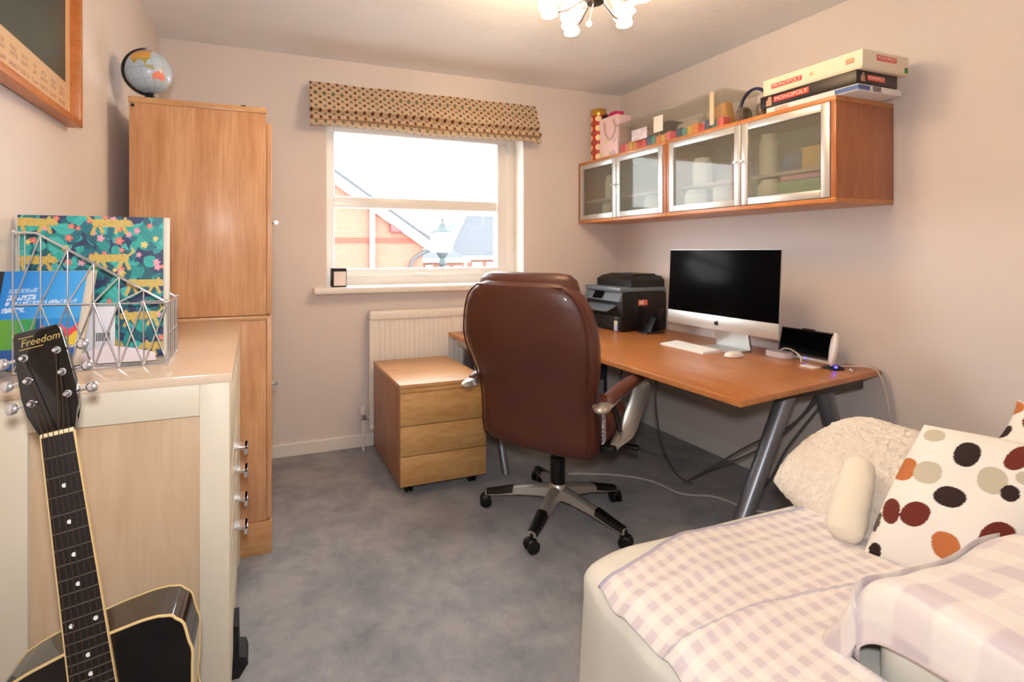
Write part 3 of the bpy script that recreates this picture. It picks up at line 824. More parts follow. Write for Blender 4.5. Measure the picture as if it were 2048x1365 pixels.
    # arms
    for sg in (-1, 1):
        x = 0.305 * sg
        Lf = 'arm_frame'
        path = smoothpath([(x * .97, -0.30, 0.622), (x, -0.26, 0.628), (x, -0.12, 0.634), (x, 0.05, 0.634), (x, 0.21, 0.628), (x, 0.268, 0.606), (x, 0.235, 0.565), (x, 0.12, 0.505), (x, 0.0, 0.452), (x * .97, -0.12, 0.42)], 6)
        rs = []
        for i, p in enumerate(path):
            f = i / (len(path) - 1)
            rs.append(0.011 + 0.006 * math.exp(-(f / 0.10) ** 2) + 0.008 * sstep(0.45, 0.62, f) * (1 - sstep(.9, 1, f)))
        rs[0] = 0.012
        fr = B(); fr.tube(path, rs, 12)
        for v in fr.bm.verts: v.co.x = x + (v.co.x - x) * 1.9
        obj('arm_frame', fr, 'satin', **kw)
        obj('arm_tip', B().ball((x * .98, -0.285, 0.624), 0.03, 18, (1.0, 1.9, .62)), 'satin', **kw)
        obj('arm_pad', B().loft([[(x + 0.031 * math.cos(q * PI / 8) * w, y, z + 0.018 * math.sin(q * PI / 8) * w) for q in range(16)] for y, z, w in ((-0.255, 0.638, .35), (-0.245, 0.641, .8), (-0.20, 0.648, 1), (-0.06, 0.652, 1.05), (0.08, 0.652, 1.05), (0.19, 0.648, 1), (0.245, 0.636, .8), (0.255, 0.632, .35))]), 'leather', **kw)
        obj('arm_strut', B().tube([(x, -0.18, 0.622), (x * .98, -0.09, 0.52), (x * .95, -0.03, 0.465)], [0.012, 0.012, 0.010], 8), 'dsteel', **kw)
        obj('arm_mount', B().box((min(x * .8, x * .99), -0.16, 0.405), (max(x * .8, x * .99), -0.02, 0.43), 0.005), 'black', **kw)
        obj('arm_bolt', B().lathe([(0.016, 0), (0.016, 0.012), (0.010, 0.018)], (0, 0, 0), 14, Matrix.Rotation(PI / 2 * sg, 4, 'Y')).xf(Matrix.Translation((x * .97, 0.03, 0.46))), 'chrome', **kw)
def attr_like_label():
    m, nt, p = new_mat('printed_care_label')
    tc = nt.nodes.new('ShaderNodeTexCoord'); n = nt.nodes.new('ShaderNodeTexNoise'); n.inputs['Scale'].default_value = 90
    r = nt.nodes.new('ShaderNodeValToRGB'); r.color_ramp.interpolation = 'CONSTANT'
    r.color_ramp.elements[0].color = rgb(92, 104, 140); r.color_ramp.elements[1].color = rgb(214, 206, 204); r.color_ramp.elements[1].position = 0.48
    nt.links.new(tc.outputs['Object'], n.inputs[0]); nt.links.new(n.outputs[0], r.inputs[0]); nt.links.new(r.outputs[0], p.inputs['Base Color'])
    return m
office_chair()

# ------------------------------------------------------------------ computer
def computer():
    X = 2.30; y0, y1, zb, zt = 1.63, 2.285, 0.808, 1.232
    t = thing('desktop_computer', 'large black-screened all-in-one computer with silver chin on the desk', 'computer', (2.38, (y0 + y1) / 2, DZ))
    tilt = Matrix.Translation((X, 0, zb)) @ Matrix.Rotation(math.radians(3), 4, 'Y') @ Matrix.Translation((-X, 0, -zb))
    ym = (y0 + y1) / 2
    # body with bulged back
    b = B()
    rings = []
    for xx, s in ((0.0, 1.0), (0.006, 1.0), (0.012, 0.985), (0.03, 0.80), (0.045, 0.45), (0.05, 0.1)):
        rings.append([(X + xx, ym + sy * (y1 - y0) / 2 * s, (zb + zt) / 2 + sz * (zt - zb) / 2 * s) for sy, sz in ((-1, -1), (1, -1), (1, 1), (-1, 1))])
    b.loft(rings); b.xf(tilt)
    obj('housing', b, 'alu', t, False)
    g = obj('screen', B().box((X - 0.003, y0 + .002, zb + 0.075), (X + 0.001, y1 - .002, zt - .002), 0.001).xf(tilt), 'screen', t)
    ch = obj('chin', B().box((X - 0.003, y0 + .002, zb + .001), (X + 0.001, y1 - .002, zb + 0.073), 0.001).xf(tilt), 'alu', t)
    # logo on the chin: apple silhouette as one small flat piece
    pts = []
    for k in range(40):
        a = 2 * PI * k / 40
        r = 0.0125 * (1 - 0.10 * math.cos(2 * a) * 0.5)
        px, pz = r * math.sin(a) * 1.02, r * math.cos(a)
        if abs(px) < .004 and pz > 0: pz -= 0.0022
        if abs(px) < .004 and pz < 0: pz += 0.0012
        dd = math.hypot(px + 0.0145, pz - 0.001)
        if dd < 0.0062: px += (0.0062 - dd)
        pts.append((ym + px, zb + 0.034 + pz))
    lb = B(); lb.prism(pts, X - 0.0042, X - 0.0030, 'x')
    lb.prism([(ym - .001, zb + .048), (ym - .005, zb + .050), (ym - .006, zb + .055), (ym - .002, zb + .053)], X - 0.0042, X - 0.0030, 'x')
    lb.xf(tilt)
    obj('logo', lb, 'gloss_black', ch, False)
    sx = X + 0.03
    obj('stand', B().prism([(sx + .02, zb + .24), (sx + .028, zb + .24), (sx + 0.10, DZ + .008), (sx + .10, DZ), (sx - 0.045, DZ), (sx - .045, DZ + .006), (sx + 0.085, DZ + .010)], ym - 0.10, ym + 0.10, 'y'), 'alu', t, False)
computer()

# keyboard and mouse
def keyboard():
    t = thing('keyboard', 'slim white computer keyboard in front of the computer', 'keyboard', (2.235, 2.05, DZ))
    mt = Matrix.Translation((2.205, 2.045, DZ)) @ Matrix.Rotation(math.radians(-2), 4, 'Z')
    obj('base', B().prism([(-0.058, 0), (0.058, 0), (0.058, 0.016), (-0.058, 0.006)], -0.145, 0.145, 'y').xf(mt), 'white_pl', t, False)
    b = B()
    for r in range(6):
        for k in range(14):
            x = -0.050 + r * 0.0172; y = -0.138 + k * 0.0198
            z = 0.006 + (x + .058) / .116 * .010
            b.box((x, y, z - .001), (x + 0.0145, y + 0.0168, z + 0.003), 0)
    b.xf(mt)
    k = obj('keys', b, mat('white_keys', (246, 244, 242), 0.4), t, False); k['kind'] = 'stuff'
    t = thing('computer_mouse', 'white computer mouse beside the keyboard', 'mouse', (2.235, 1.80, DZ))
    b = B()
    b.loft([superring(0, 0, z, a, q, 28, 2.5) for z, a, q in ((0.001, 0.05, 0.026), (0.006, 0.056, 0.03), (0.014, 0.054, 0.029), (0.021, 0.046, 0.024), (0.026, 0.03, 0.015), (0.0275, 0.012, 0.006))])
    b.xf(Matrix.Translation((2.235, 1.805, DZ)) @ Matrix.Rotation(math.radians(8), 4, 'Z'))
    obj('shell', b, 'white_pl', t)
    obj('sole', B().box((2.20, 1.785, DZ), (2.27, 1.825, DZ + .002)), 'matblack', t)
keyboard()

# ------------------------------------------------------------------ printer
def printer():
    xa, xb, ya, yb = 2.215, 2.60, 2.59, 2.96
    t = thing('printer', 'black all-in-one printer with grey control panel in the desk corner', 'printer', ((xa + xb) / 2, (ya + yb) / 2, DZ))
    gp = mat('slate_grey_plastic', (104, 116, 126), 0.35)
    obj('body', B().box((xa + .02, ya, DZ), (xb, yb, 0.955), 0.012), 'black', t)
    obj('front_bezel', B().box((xa, ya + .004, DZ + .006), (xa + .03, yb - .004, 0.80), 0.008), 'matblack', t)
    obj('scanner_deck', B().box((xa + .004, ya + .003, 0.955), (xb - .005, yb - .003, 0.985), 0.008), gp, t)
    obj('feeder_lid', B().loft([[(xa + .10 + sx, ya + .012 + sy, z) for sx, sy in pts] for z, pts in ((0.985, ((0, 0), (.275, 0), (.275, .34), (0, .34))), (1.03, ((0, 0), (.275, 0), (.275, .34), (0, .34))), (1.055, ((.03, .02), (.265, .02), (.265, .32), (.03, .32))), (1.066, ((.07, .07), (.25, .07), (.25, .29), (.07, .29))))]), 'black', t, False)
    obj('feeder_tray', B().box((xa + .16, ya + .06, 1.064), (xb - .04, yb - .08, 1.070), 0.002), mat('dark_grey_tray', (46, 44, 44), 0.45), t)
    cp = obj('control_panel', B().prism([(xa - .008, 0.895), (xa + .03, 0.965), (xa + .05, 0.965), (xa + .05, 0.89)], ya + .006, yb - .006, 'y'), gp, t, False)
    obj('display', B().prism([(xa - .0055, 0.903), (xa + .0195, 0.949), (xa + .0185, 0.950), (xa - .0065, 0.904)], ya + .17, ya + .27, 'y'), 'screen', cp, False)
    obj('output_tray', B().prism([(xa - .06, 0.835), (xa - .058, 0.828), (xa + .03, 0.862), (xa + .03, 0.872)], ya + .06, yb - .05, 'y'), gp, t, False)
    obj('button', B().lathe([(0.008, 0), (0.008, 0.006)], (0, 0, 0), 12, Matrix.Rotation(-PI / 2, 4, 'Y')).xf(Matrix.Translation((xa + .002, ya + .035, 0.79))), gp, t)
    def scol(u, v):
        if v > 0.55: return (lin(222), lin(216), lin(150)) if u < .5 else (lin(214), lin(220), lin(190))
        return (lin(170), lin(180), lin(226)) if u > .3 else (lin(226), lin(226), lin(232))
    grid('ink_sticker', 12, 20, lambda u, v: (xa - .0012, ya + .055 - .032 * u, 0.705 + .066 * v), scol, 'print', t, smooth=False)
    def rcol(u, v):
        return (lin(236), lin(196), lin(184)) if (0.15 < u < 0.6 and 0.2 < v < .8) else (lin(222), lin(110), lin(90))
    grid('price_sticker', 12, 8, lambda u, v: (xa + .145 + .075 * u, ya - .0012, 0.868 + .036 * v), rcol, 'print', t, smooth=False)
printer()
# phone holder standing in front of the printer's side
t = thing('letter_stand', 'small black slanted stand beside the printer', 'stand', (2.40, 2.50, DZ))
obj('base', B().box((2.32, 2.47, DZ), (2.46, 2.55, DZ + .012), 0.003), 'dsteel', t)
obj('plate', B().prism([(2.40, DZ + .01), (2.405, DZ + .01), (2.465, DZ + .15), (2.46, DZ + .15)], 2.475, 2.545, 'y'), 'black', t, False)
obj('divider', B().prism([(2.35, DZ + .01), (2.355, DZ + .01), (2.40, DZ + .10), (2.395, DZ + .10)], 2.475, 2.545, 'y'), 'black', t, False)

# tablet, white box, disc lamp, card on the desk
t = thing('tablet', 'black tablet propped on a silver stand by the wall', 'tablet', (2.51, 1.65, DZ))
tl = Matrix.Translation((2.50, 0, DZ + .02)) @ Matrix.Rotation(math.radians(14), 4, 'Y')
obj('body', B().box((0, 1.525, 0.0), (0.008, 1.775, 0.125), 0.003).xf(tl), 'black', t)
obj('screen', B().box((-0.001, 1.532, 0.008), (0.001, 1.768, 0.118)).xf(tl), 'screen', t)
obj('camera_bump', B().box((0.001, 1.62, 0.12), (0.010, 1.68, 0.131), 0.004).xf(tl), 'black', t)
obj('stand', B().box((2.475, 1.50, DZ), (2.56, 1.78, DZ + 0.018), 0.004), 'alu', t)
obj('indicator', B().ball((2.474, 1.625, DZ + .014), 0.004, 8), 'blueled', t)
o = obj('white_adapter', B().loft([superring(2.46, 1.74, z, .035, .055, 24, 4) for z in (DZ, DZ + .004, DZ + .022, DZ + .026)]).xf(Matrix.Identity(4)), mat('pinkish_white_plastic', (240, 222, 222), 0.35)); solo(o, 'small pinkish-white plastic box before the tablet', 'adapter')
o = obj('paper_card', B().box((2.34, 1.50, DZ + .0003), (2.385, 1.56, DZ + .006), 0.001), 'white_pl'); solo(o, 'tiny white card lying on the desk near its end', 'card')
t = thing('disc_light', 'white round disc light on edge with blue indicator at the desk end', 'lamp', (2.41, 1.465, DZ))
nd = Vector((-0.55, 0.83, 0.12)).normalized()
md = frame_mtx((2.415, 1.468, DZ + .087), Vector((0, 0, 1)).cross(nd), nd.cross(Vector((0, 0, 1)).cross(nd)))
obj('disc', B().lathe([(0.02, -0.014), (0.062, -0.012), (0.074, -0.005), (0.076, 0.0), (0.074, 0.005), (0.05, 0.012), (0.0, 0.015)], (0, 0, 0), 36).xf(md), 'white_pl', t)
obj('foot', B().loft([superring(2.425, 1.475, z, a, a * .8, 20, 3) for z, a in ((DZ, .04), (DZ + .006, .04), (DZ + .016, .02))]), 'matblack', t)
obj('indicator', B().ball((2.405, 1.452, DZ + .014), 0.0065, 10), 'blueled', t)
o = obj('ring_plug', B().tube([(2.425 + .007 * math.cos(k * PI / 8), 1.405, DZ + .010 + .007 * math.sin(k * PI / 8)) for k in range(16)], 0.002, 6, closed=True), 'chrome'); solo(o, 'tiny metal ring near the desk end', 'ring')
def cable(name, pts, r, m, label):
    o = obj(name, B().tube(smoothpath(pts, 7), r, 7), m)
    solo(o, label, 'cable'); return o
cable('white_cable', [(2.44, 1.49, DZ + .004), (2.50, 1.47, DZ + .006), (2.545, 1.40, DZ + .012), (2.56, 1.372, DZ - .02), (2.57, 1.35, 0.56), (2.575, 1.33, 0.35), (2.56, 1.3, 0.10), (2.53, 1.25, 0.006)], 0.0032, 'cable', 'white cable hanging over the desk end, left of two')
cable('white_cable', [(2.46, 1.52, DZ + .004), (2.54, 1.46, DZ + .006), (2.59, 1.41, DZ + .010), (2.60, 1.375, DZ - .02), (2.605, 1.36, 0.6), (2.60, 1.34, 0.40), (2.59, 1.31, 0.12), (2.56, 1.28, 0.006)], 0.0032, 'cable', 'white cable hanging over the desk end, right of two')
cable('blue_grey_cable', [(2.41, 1.60, DZ + .004), (2.42, 1.615, DZ + .03), (2.43, 1.66, DZ + .05), (2.44, 1.70, DZ + .048), (2.458, 1.735, DZ + .030)], 0.004, 'cable', 'looped pale cable before the tablet')
for i, (pts, lb) in enumerate((
    ([(2.0, 2.05, 0.67), (1.99, 2.06, 0.45), (2.03, 2.06, 0.22), (2.10, 2.03, 0.05), (2.16, 1.98, 0.006)], 'dark cable hanging straight down under the desk'),
    ([(2.45, 1.53, 0.62), (2.40, 1.62, 0.42), (2.30, 1.78, 0.26), (2.20, 1.90, 0.12), (2.12, 2.0, 0.008)], 'dark cable sagging from the desk leg to the floor, uppermost'),
    ([(2.46, 1.55, 0.55), (2.38, 1.68, 0.33), (2.30, 1.80, 0.20), (2.22, 1.92, 0.10), (2.2, 2.02, 0.008)], 'dark cable sagging from the desk leg to the floor, middle one'),
    ([(2.47, 1.56, 0.50), (2.40, 1.66, 0.28), (2.38, 1.72, 0.12), (2.36, 1.78, 0.008)], 'dark cable sagging from the desk leg to the floor, lowest'))):
    cable('dark_cable', pts, 0.0048, 'dcable', lb)
cable('floor_cable', [(1.62, 2.30, 0.006), (1.85, 2.20, 0.006), (1.98, 2.08, 0.006), (2.02, 1.92, 0.006), (2.15, 1.84, 0.006), (2.2, 1.70, 0.006), (2.32, 1.62, 0.006), (2.5, 1.60, 0.006)], 0.005, 'cable', 'pale cable trailing across the carpet under the desk')
cable('dark_cable', [(2.25, 2.62, 0.68), (2.22, 2.58, 0.45), (2.12, 2.50, 0.2), (2.2, 2.4, 0.03), (2.3, 2.3, 0.007)], 0.005, 'dcable', 'dark cable looping down behind the chair arm')

# things under the desk, seen between chair back and arm
t = thing('file_box', 'dark grey box file standing under the desk corner', 'file box', (2.1, 2.8, 0))
obj('box', B().box((2.02, 2.62, 0), (2.14, 2.9, 0.52), 0.004), mat('navy_box', (40, 46, 60), 0.6), t)
obj('spine_label', B().box((2.05, 2.6185, 0.2), (2.11, 2.6199, 0.4)), mat('grey_label', (140, 144, 150), 0.6), t)
o = obj('paper_stack', B().box((1.86, 2.62, 0.0), (2.0, 2.86, 0.012)).box((1.87, 2.63, 0.012), (1.995, 2.85, 0.30), 0.002).box((1.875, 2.625, 0.30), (1.99, 2.84, 0.46), 0.004), mat('white_paper_stack', (226, 220, 222), 0.7)); solo(o, 'white paper stack under the desk behind the chair arm', 'paper')
# ------------------------------------------------------------------ wall cabinets
CX0, CX1, CZ0, CZ1 = 2.247, 2.622, 1.425, 1.865
def wall_cabinet(ya, yb, label, ym):
    t = thing('wall_cabinet', label, 'wall cabinet', ((CX0 + CX1) / 2, (ya + yb) / 2, CZ0), group='glass-fronted wall cabinets')
    th = 0.02
    obj('top_panel', B().box((CX0, ya, CZ1 - th), (CX1, yb, CZ1), 0.0015), 'cab_wood', t)
    obj('bottom_panel', B().box((CX0, ya, CZ0), (CX1, yb, CZ0 + th), 0.0015), 'cab_wood', t)
    obj('side_panel', B().box((CX0, ya, CZ0 + th), (CX1, ya + th, CZ1 - th), 0.001), 'cab_side', t)
    obj('side_panel', B().box((CX0, yb - th, CZ0 + th), (CX1, yb, CZ1 - th), 0.001), 'cab_side', t)
    obj('back_panel', B().box((CX1 - .012, ya + th, CZ0 + th), (CX1 - .002, yb - th, CZ1 - th)), mat('pale_cabinet_back', (188, 182, 166), 0.8), t)
    obj('shelf', B().box((CX0 + .05, ya + th, 1.575), (CX1 - .012, yb - th, 1.59)), mat('pale_shelf', (190, 172, 170), 0.6), t)
    f = 0.034
    for (a, c, ky) in ((ya + th + .002, ym - .002, ym - .018), (ym + .002, yb - th - .002, ym + .018)):
        z0, z1 = CZ0 + th + .002, CZ1 - th - .002
        x0, x1 = CX0 - .004, CX0 + .016
        d = obj('door', B().box((x0, a, z0), (x1, a + f, z1), 0.002).box((x0, c - f, z0), (x1, c, z1), 0.002).box((x0, a + f, z0), (x1, c - f, z0 + f), 0.002).box((x0, a + f, z1 - f), (x1, c - f, z1), 0.002), 'alu', t, label='aluminium framed glass door')
        obj('pane', B().box((CX0 + .004, a + f - .002, z0 + f - .002), (CX0 + .008, c - f + .002, z1 - f + .002)), 'cabglass', d, False)
        obj('knob', B().lathe([(0.004, 0), (0.004, 0.012), (0.008, 0.016), (0.008, 0.022)], (0, 0, 0), 12, Matrix.Rotation(-PI / 2, 4, 'Y')).xf(Matrix.Translation((x0, ky, 1.66))), 'chrome', d)
    return t
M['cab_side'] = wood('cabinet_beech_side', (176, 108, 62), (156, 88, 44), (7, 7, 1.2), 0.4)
wall_cabinet(1.356, 2.243, 'near glass-fronted beech wall cabinet carrying the board games', 1.775)
wall_cabinet(2.246, 3.064, 'far glass-fronted beech wall cabinet in the window corner', 2.665)

# what stands inside the cabinets
def simple(name, b, m, label, cat, group=None, smooth=True):
    o = obj(name, b, m, None, smooth); return solo(o, label, cat, group)
def jar(x, y, z, r, h, col, name, label):
    simple(name, B().lathe([(r * .9, 0), (r, .01), (r, h * .8), (r * .8, h * .88), (r * .8, h)], (x, y, z), 20), mat(name + '_glaze', col, 0.4), label, 'jar', 'jars inside the wall cabinets')
zs0, zs1 = 1.4455, 1.5905
jar(2.36, 1.72, zs1, 0.04, 0.20, (226, 222, 214), 'white_bottle', 'tall white bottle behind the near right glass door')
jar(2.34, 1.70, zs0, 0.05, 0.12, (232, 228, 220), 'white_pot', 'white pot low behind the near right glass door')
simple('tan_box', B().box((2.32, 1.43, zs1), (2.50, 1.54, zs1 + .10), 0.004), mat('tan_card', (206, 168, 110), 0.7), 'tan cardboard box behind the near right glass door', 'box')
simple('blue_bag', B().loft([superring(2.38, 1.60, z, a, .05, 20, 2.6) for z, a in ((zs1, .06), (zs1 + .03, .07), (zs1 + .07, .05), (zs1 + .09, .02))]), mat('blue_cloth', (84, 104, 160), 0.8), 'blue cloth bundle behind the near right glass door', 'bundle')
simple('pink_folder', B().box((2.30, 1.40, zs0 + .101), (2.52, 1.62, zs0 + .122), 0.003), mat('pink_card', (216, 150, 176), 0.6), 'pink folder lying on the low pile in the near cabinet', 'folder')
simple('green_books', B().box((2.30, 1.40, zs0), (2.53, 1.63, zs0 + .10), 0.004), mat('pale_green_card', (150, 172, 140), 0.7), 'pale green box at the bottom of the near cabinet', 'box')
jar(2.36, 2.10, zs1, 0.05, 0.15, (236, 238, 238), 'white_jar', 'white jar behind the near left glass door')
jar(2.34, 2.12, zs0, 0.06, 0.12, (224, 230, 236), 'wide_white_pot', 'wide white pot behind the near left glass door')
simple('white_roll', B().tube([(2.36, 1.98, zs0), (2.36, 1.98, zs0 + .12)], 0.04, 18), mat('paper_roll', (226, 222, 212), 0.8), 'white paper roll behind the near left glass door', 'roll')
simple('lilac_bag', B().loft([superring(2.36, 1.86, z, a, .05, 20, 2.4) for z, a in ((zs1, .05), (zs1 + .05, .055), (zs1 + .12, .035), (zs1 + .16, .012))]), mat('lilac_cloth', (196, 160, 196), 0.8), 'lilac cloth bag behind the near left glass door', 'bag')
simple('peach_bag', B().loft([superring(2.36, 1.86, z, a, .05, 20, 2.4) for z, a in ((zs0, .05), (zs0 + .05, .055), (zs0 + .12, .04))]), mat('peach_cloth', (226, 170, 160), 0.8), 'peach cloth bag low behind the near left glass door', 'bag')
jar(2.35, 2.86, zs0, 0.045, 0.125, (222, 206, 180), 'cream_jar', 'cream jar behind the far left glass door')
jar(2.35, 2.84, zs1, 0.04, 0.16, (214, 200, 180), 'beige_jar', 'beige jar behind the far left glass door')
jar(2.36, 2.45, zs0, 0.06, 0.125, (214, 222, 230), 'pale_blue_pot', 'pale blue pot behind the far right glass door')

# ------------------------------------------------------------------ on top of the cabinets
TZ = 1.8655
def gift_tube():
    c = (2.36, 2.985); r = 0.052
    t = thing('gift_tube', 'tall red gift tube with cream dots and gold cap', 'gift tube', (c[0], c[1], TZ))
    def col(u, v):
        th = u * 2 * PI - math.radians(15.7); n = 5
        s = v * 0.37 / 0.0745
        for par in (0, 1):
            k = round(th / (2 * PI / n) - par * .5) + par * .5
            j = round(s - .5 - par * .5) + .5 + par * .5
            du = (th - k * 2 * PI / n) * r; dv = (s - j) * 0.0745
            if math.hypot(du, dv) < 0.0225 * (1 if par == 0 else 0.62):
                return (lin(250), lin(226), lin(170)) if par == 0 else (lin(150), lin(100), lin(54))
        return (lin(196), lin(34), lin(30))
    grid('tube', 140, 120, lambda u, v: (c[0] + r * math.cos(u * 2 * PI), c[1] + r * math.sin(u * 2 * PI), TZ + .002 + .34 * v), col, 'print', t)
    obj('base', B().lathe([(r + .001, 0), (r + .001, .004)], (c[0], c[1], TZ), 28), 'gold', t)
    obj('cap', B().lathe([(r + .0015, .335), (r + .003, .34), (r + .003, .378), (r, .382)], (c[0], c[1], TZ), 28), 'gold', t)
    obj('ribbon', B().box((c[0] - .01, c[1] - r - .035, TZ + .30), (c[0] + .012, c[1] - r, TZ + .318), 0.003).box((c[0] - .004, c[1] - r - .045, TZ + .305), (c[0] + .002, c[1] - r, TZ + .33), 0.001), 'matblack', t)
M['gold'] = mat('gold_foil', (214, 164, 80), 0.28, 0.8)
gift_tube()
def gift_bag():
    ya, yb, xa, xb = 2.70, 2.895, 2.295, 2.40
    t = thing('gift_bag', 'pale pink paper gift bag with cord handles beside the red tube', 'gift bag', ((xa + xb) / 2, (ya + yb) / 2, TZ))
    def col(u, v):
        n = noise.noise(Vector((u * 5, v * 6, 2))) 
        if v < .45 and n > .22: return (lin(206), lin(178), lin(196)) if u < .5 else (lin(220), lin(214), lin(150))
        return (lin(240), lin(208), lin(206))
    grid('front_panel', 40, 40, lambda u, v: (xa + .008 * math.sin(v * 3), ya + (yb - ya) * u, TZ + .28 * v), col, 'print', t)
    pk = mat('pale_pink_paper', (238, 204, 204), 0.5)
    obj('bag_body', B().box((xa + .009, ya, TZ), (xb, yb, TZ + .274), 0.002), pk, t)
    for x in (xa - .002, xb + .002):
        obj('handle', B().tube(smoothpath([(x, ya + .05, TZ + .25), (x, ya + .03, TZ + .18), (x, ya + .08, TZ + .12), (x, ya + .13, TZ + .17), (x, ya + .14, TZ + .25)], 6), 0.003, 6), mat('taupe_cord', (176, 150, 140), 0.8), t)
gift_bag()
simple('magenta_pouch', B().loft([superring(2.345, 2.79, z, .025, a, 20, 2.6) for z, a in ((TZ + .2745, .06), (TZ + .285, .075), (TZ + .305, .07), (TZ + .315, .03))]), mat('magenta_fabric', (200, 30, 100), 0.6), 'magenta pouch lying across the pale gift bag', 'pouch')
simple('white_envelope', B().box((2.535, 2.56, TZ), (2.539, 2.69, TZ + .235)), mat('pale_pink_card', (236, 206, 200), 0.6), 'pale card propped behind the clear toy box', 'card')

def toy_box():
    ya, yb, xa, xb, h = 1.895, 2.685, 2.275, 2.52, 0.185
    t = thing('clear_storage_box', 'long clear plastic box full of colourful toys on the cabinets', 'storage box', ((xa + xb) / 2, (ya + yb) / 2, TZ))
    w = 0.004
    obj('box', B().box((xa, ya, TZ), (xb, yb, TZ + w)).box((xa, ya, TZ + w), (xa + w, yb, TZ + h)).box((xb - w, ya, TZ + w), (xb, yb, TZ + h)).box((xa + w, ya, TZ + w), (xb - w, ya + w, TZ + h)).box((xa + w, yb - w, TZ + w), (xb - w, yb, TZ + h)), 'clearpl', t, False)
    obj('lid', B().box((xa - .008, ya - .008, TZ + h), (xb + .008, yb + .008, TZ + h + .014), 0.004), 'lidpl', t)
    obj('clip', B().box((xa - .012, ya + .05, TZ + .02), (xa - .002, ya + .075, TZ + h + .01), 0.003), mat('cream_clip', (220, 196, 168), 0.5), t)
    obj('clip', B().box((xa - .012, ya + .10, TZ + .03), (xa - .002, ya + .115, TZ + h), 0.003), 'clearpl', t)
    obj('label_card', B().box((xa - .003, 2.295, TZ + .07), (xa - .001, 2.365, TZ + .165)), mat('white_paper', (244, 228, 214), 0.7), t)
    obj('picture_label', B().box((xa - .003, 2.42, TZ + .055), (xa - .001, 2.55, TZ + .125), 0.0008), mat('pale_printed_label', (216, 202, 206), 0.6, var=0.25, vscale=60), t)
    cols = [('red', (214, 66, 72)), ('orange', (226, 138, 66)), ('yellow', (222, 178, 84)), ('teal', (88, 156, 140)), ('navy', (64, 84, 120)), ('pink', (226, 120, 130)), ('coral', (232, 96, 96)), ('olive', (176, 160, 84))]
    order = [6, 3, 4, 0, 1, 2, 3, 4, 0, 5, 2, 1, 3, 4, 6, 0, 1, 2, 5, 0]
    n = len(order)
    ORD = 'first second third fourth fifth sixth seventh eighth ninth tenth eleventh twelfth thirteenth fourteenth fifteenth sixteenth seventeenth eighteenth nineteenth twentieth'.split()
    for i, k in enumerate(order):
        nm, c = cols[k]
        y0 = ya + .012 + (yb - ya - .024) * i / n; y1 = y0 + (yb - ya - .024) / n - .003
        hh = 0.045 + 0.02 * random.random()
        bb = B().box((xa + .010, y0, TZ + w + .0005), (xa + .06, y1, TZ + w + hh), 0.004).lathe([(0.008, 0), (0.008, 0.006)], (xa + .035, (y0 + y1) / 2, TZ + w + hh), 10)
        simple('toy_block', bb, mat('toy_' + nm, c, 0.4), nm + ' toy block in the clear box, ' + ORD[i] + ' from the board games', 'toy', 'toy blocks along the front of the clear box')
    simple('tan_toy', B().prism([(1.93, TZ + .06), (2.06, TZ + .06), (2.0, TZ + .14), (1.95, TZ + .15)], xa + .07, xa + .13, 'x', .006).box((xa + .07, 1.93, TZ + w + .0005), (xa + .13, 2.06, TZ + .06), .004), mat('tan_toy_plastic', (216, 160, 84), 0.5), 'tan slope-backed toy inside the clear storage box', 'toy')
    simple('grey_toy', B().box((xa + .08, 2.12, TZ + w + .0005), (xa + .2, 2.28, TZ + .11), .02), mat('grey_toy_plastic', (176, 168, 160), 0.5), 'grey rounded toy in the middle of the clear box', 'toy')
    simple('dark_toy', B().box((xa + .08, 2.33, TZ + w + .0005), (xa + .2, 2.40, TZ + .15), .01), mat('dark_toy_plastic', (88, 82, 76), 0.5), 'dark toy case standing in the clear box', 'toy')
    simple('pale_toy', B().loft([superring(xa + .12, 2.56, z, a, .06, 20, 2.2) for z, a in ((TZ + w + .0005, .04), (TZ + .05, .05), (TZ + .09, .03))]), mat('pale_toy_plastic', (206, 186, 190), 0.5), 'pale round toy at the far end of the clear box', 'toy')
toy_box()
def headphones():
    t = thing('headphones', 'navy-banded headphones resting between toy box and board games', 'headphones', (2.36, 1.80, TZ))
    arc = [(2.36, 1.795 + .075 * math.cos(a), TZ + .07 + .10 * math.sin(a)) for a in [math.radians(10 + 160 * k / 18) for k in range(19)]]
    obj('band', B().tube(arc, 0.008, 8), mat('navy_plastic', (30, 34, 66), 0.35), t)
    for y, s in ((1.722, 1), (1.868, -1)):
        c = obj('ear_cup', B().lathe([(0.02, 0), (0.04, .004), (0.042, .02), (0.03, .028)], (0, 0, 0), 20, Matrix.Rotation(-PI / 2 * s, 4, 'X')).xf(Matrix.Translation((2.36, y, TZ + .052))), mat('taupe_ear_cup', (120, 104, 92), 0.6), t)
        obj('ear_pad', B().tube([(2.36 + .03 * math.cos(k * PI / 9), y + .028 * s, TZ + .052 + .03 * math.sin(k * PI / 9)) for k in range(18)], .010, 8, closed=True), mat('olive_pad', (96, 88, 72), 0.8), c)
    obj('cord', B().tube(smoothpath([(2.36, 1.83, TZ + .012), (2.30, 1.80, TZ + .004), (2.29, 1.85, TZ + .004), (2.30, 1.88, TZ + .004)], 5), .0025, 6), 'matblack', t)
headphones()

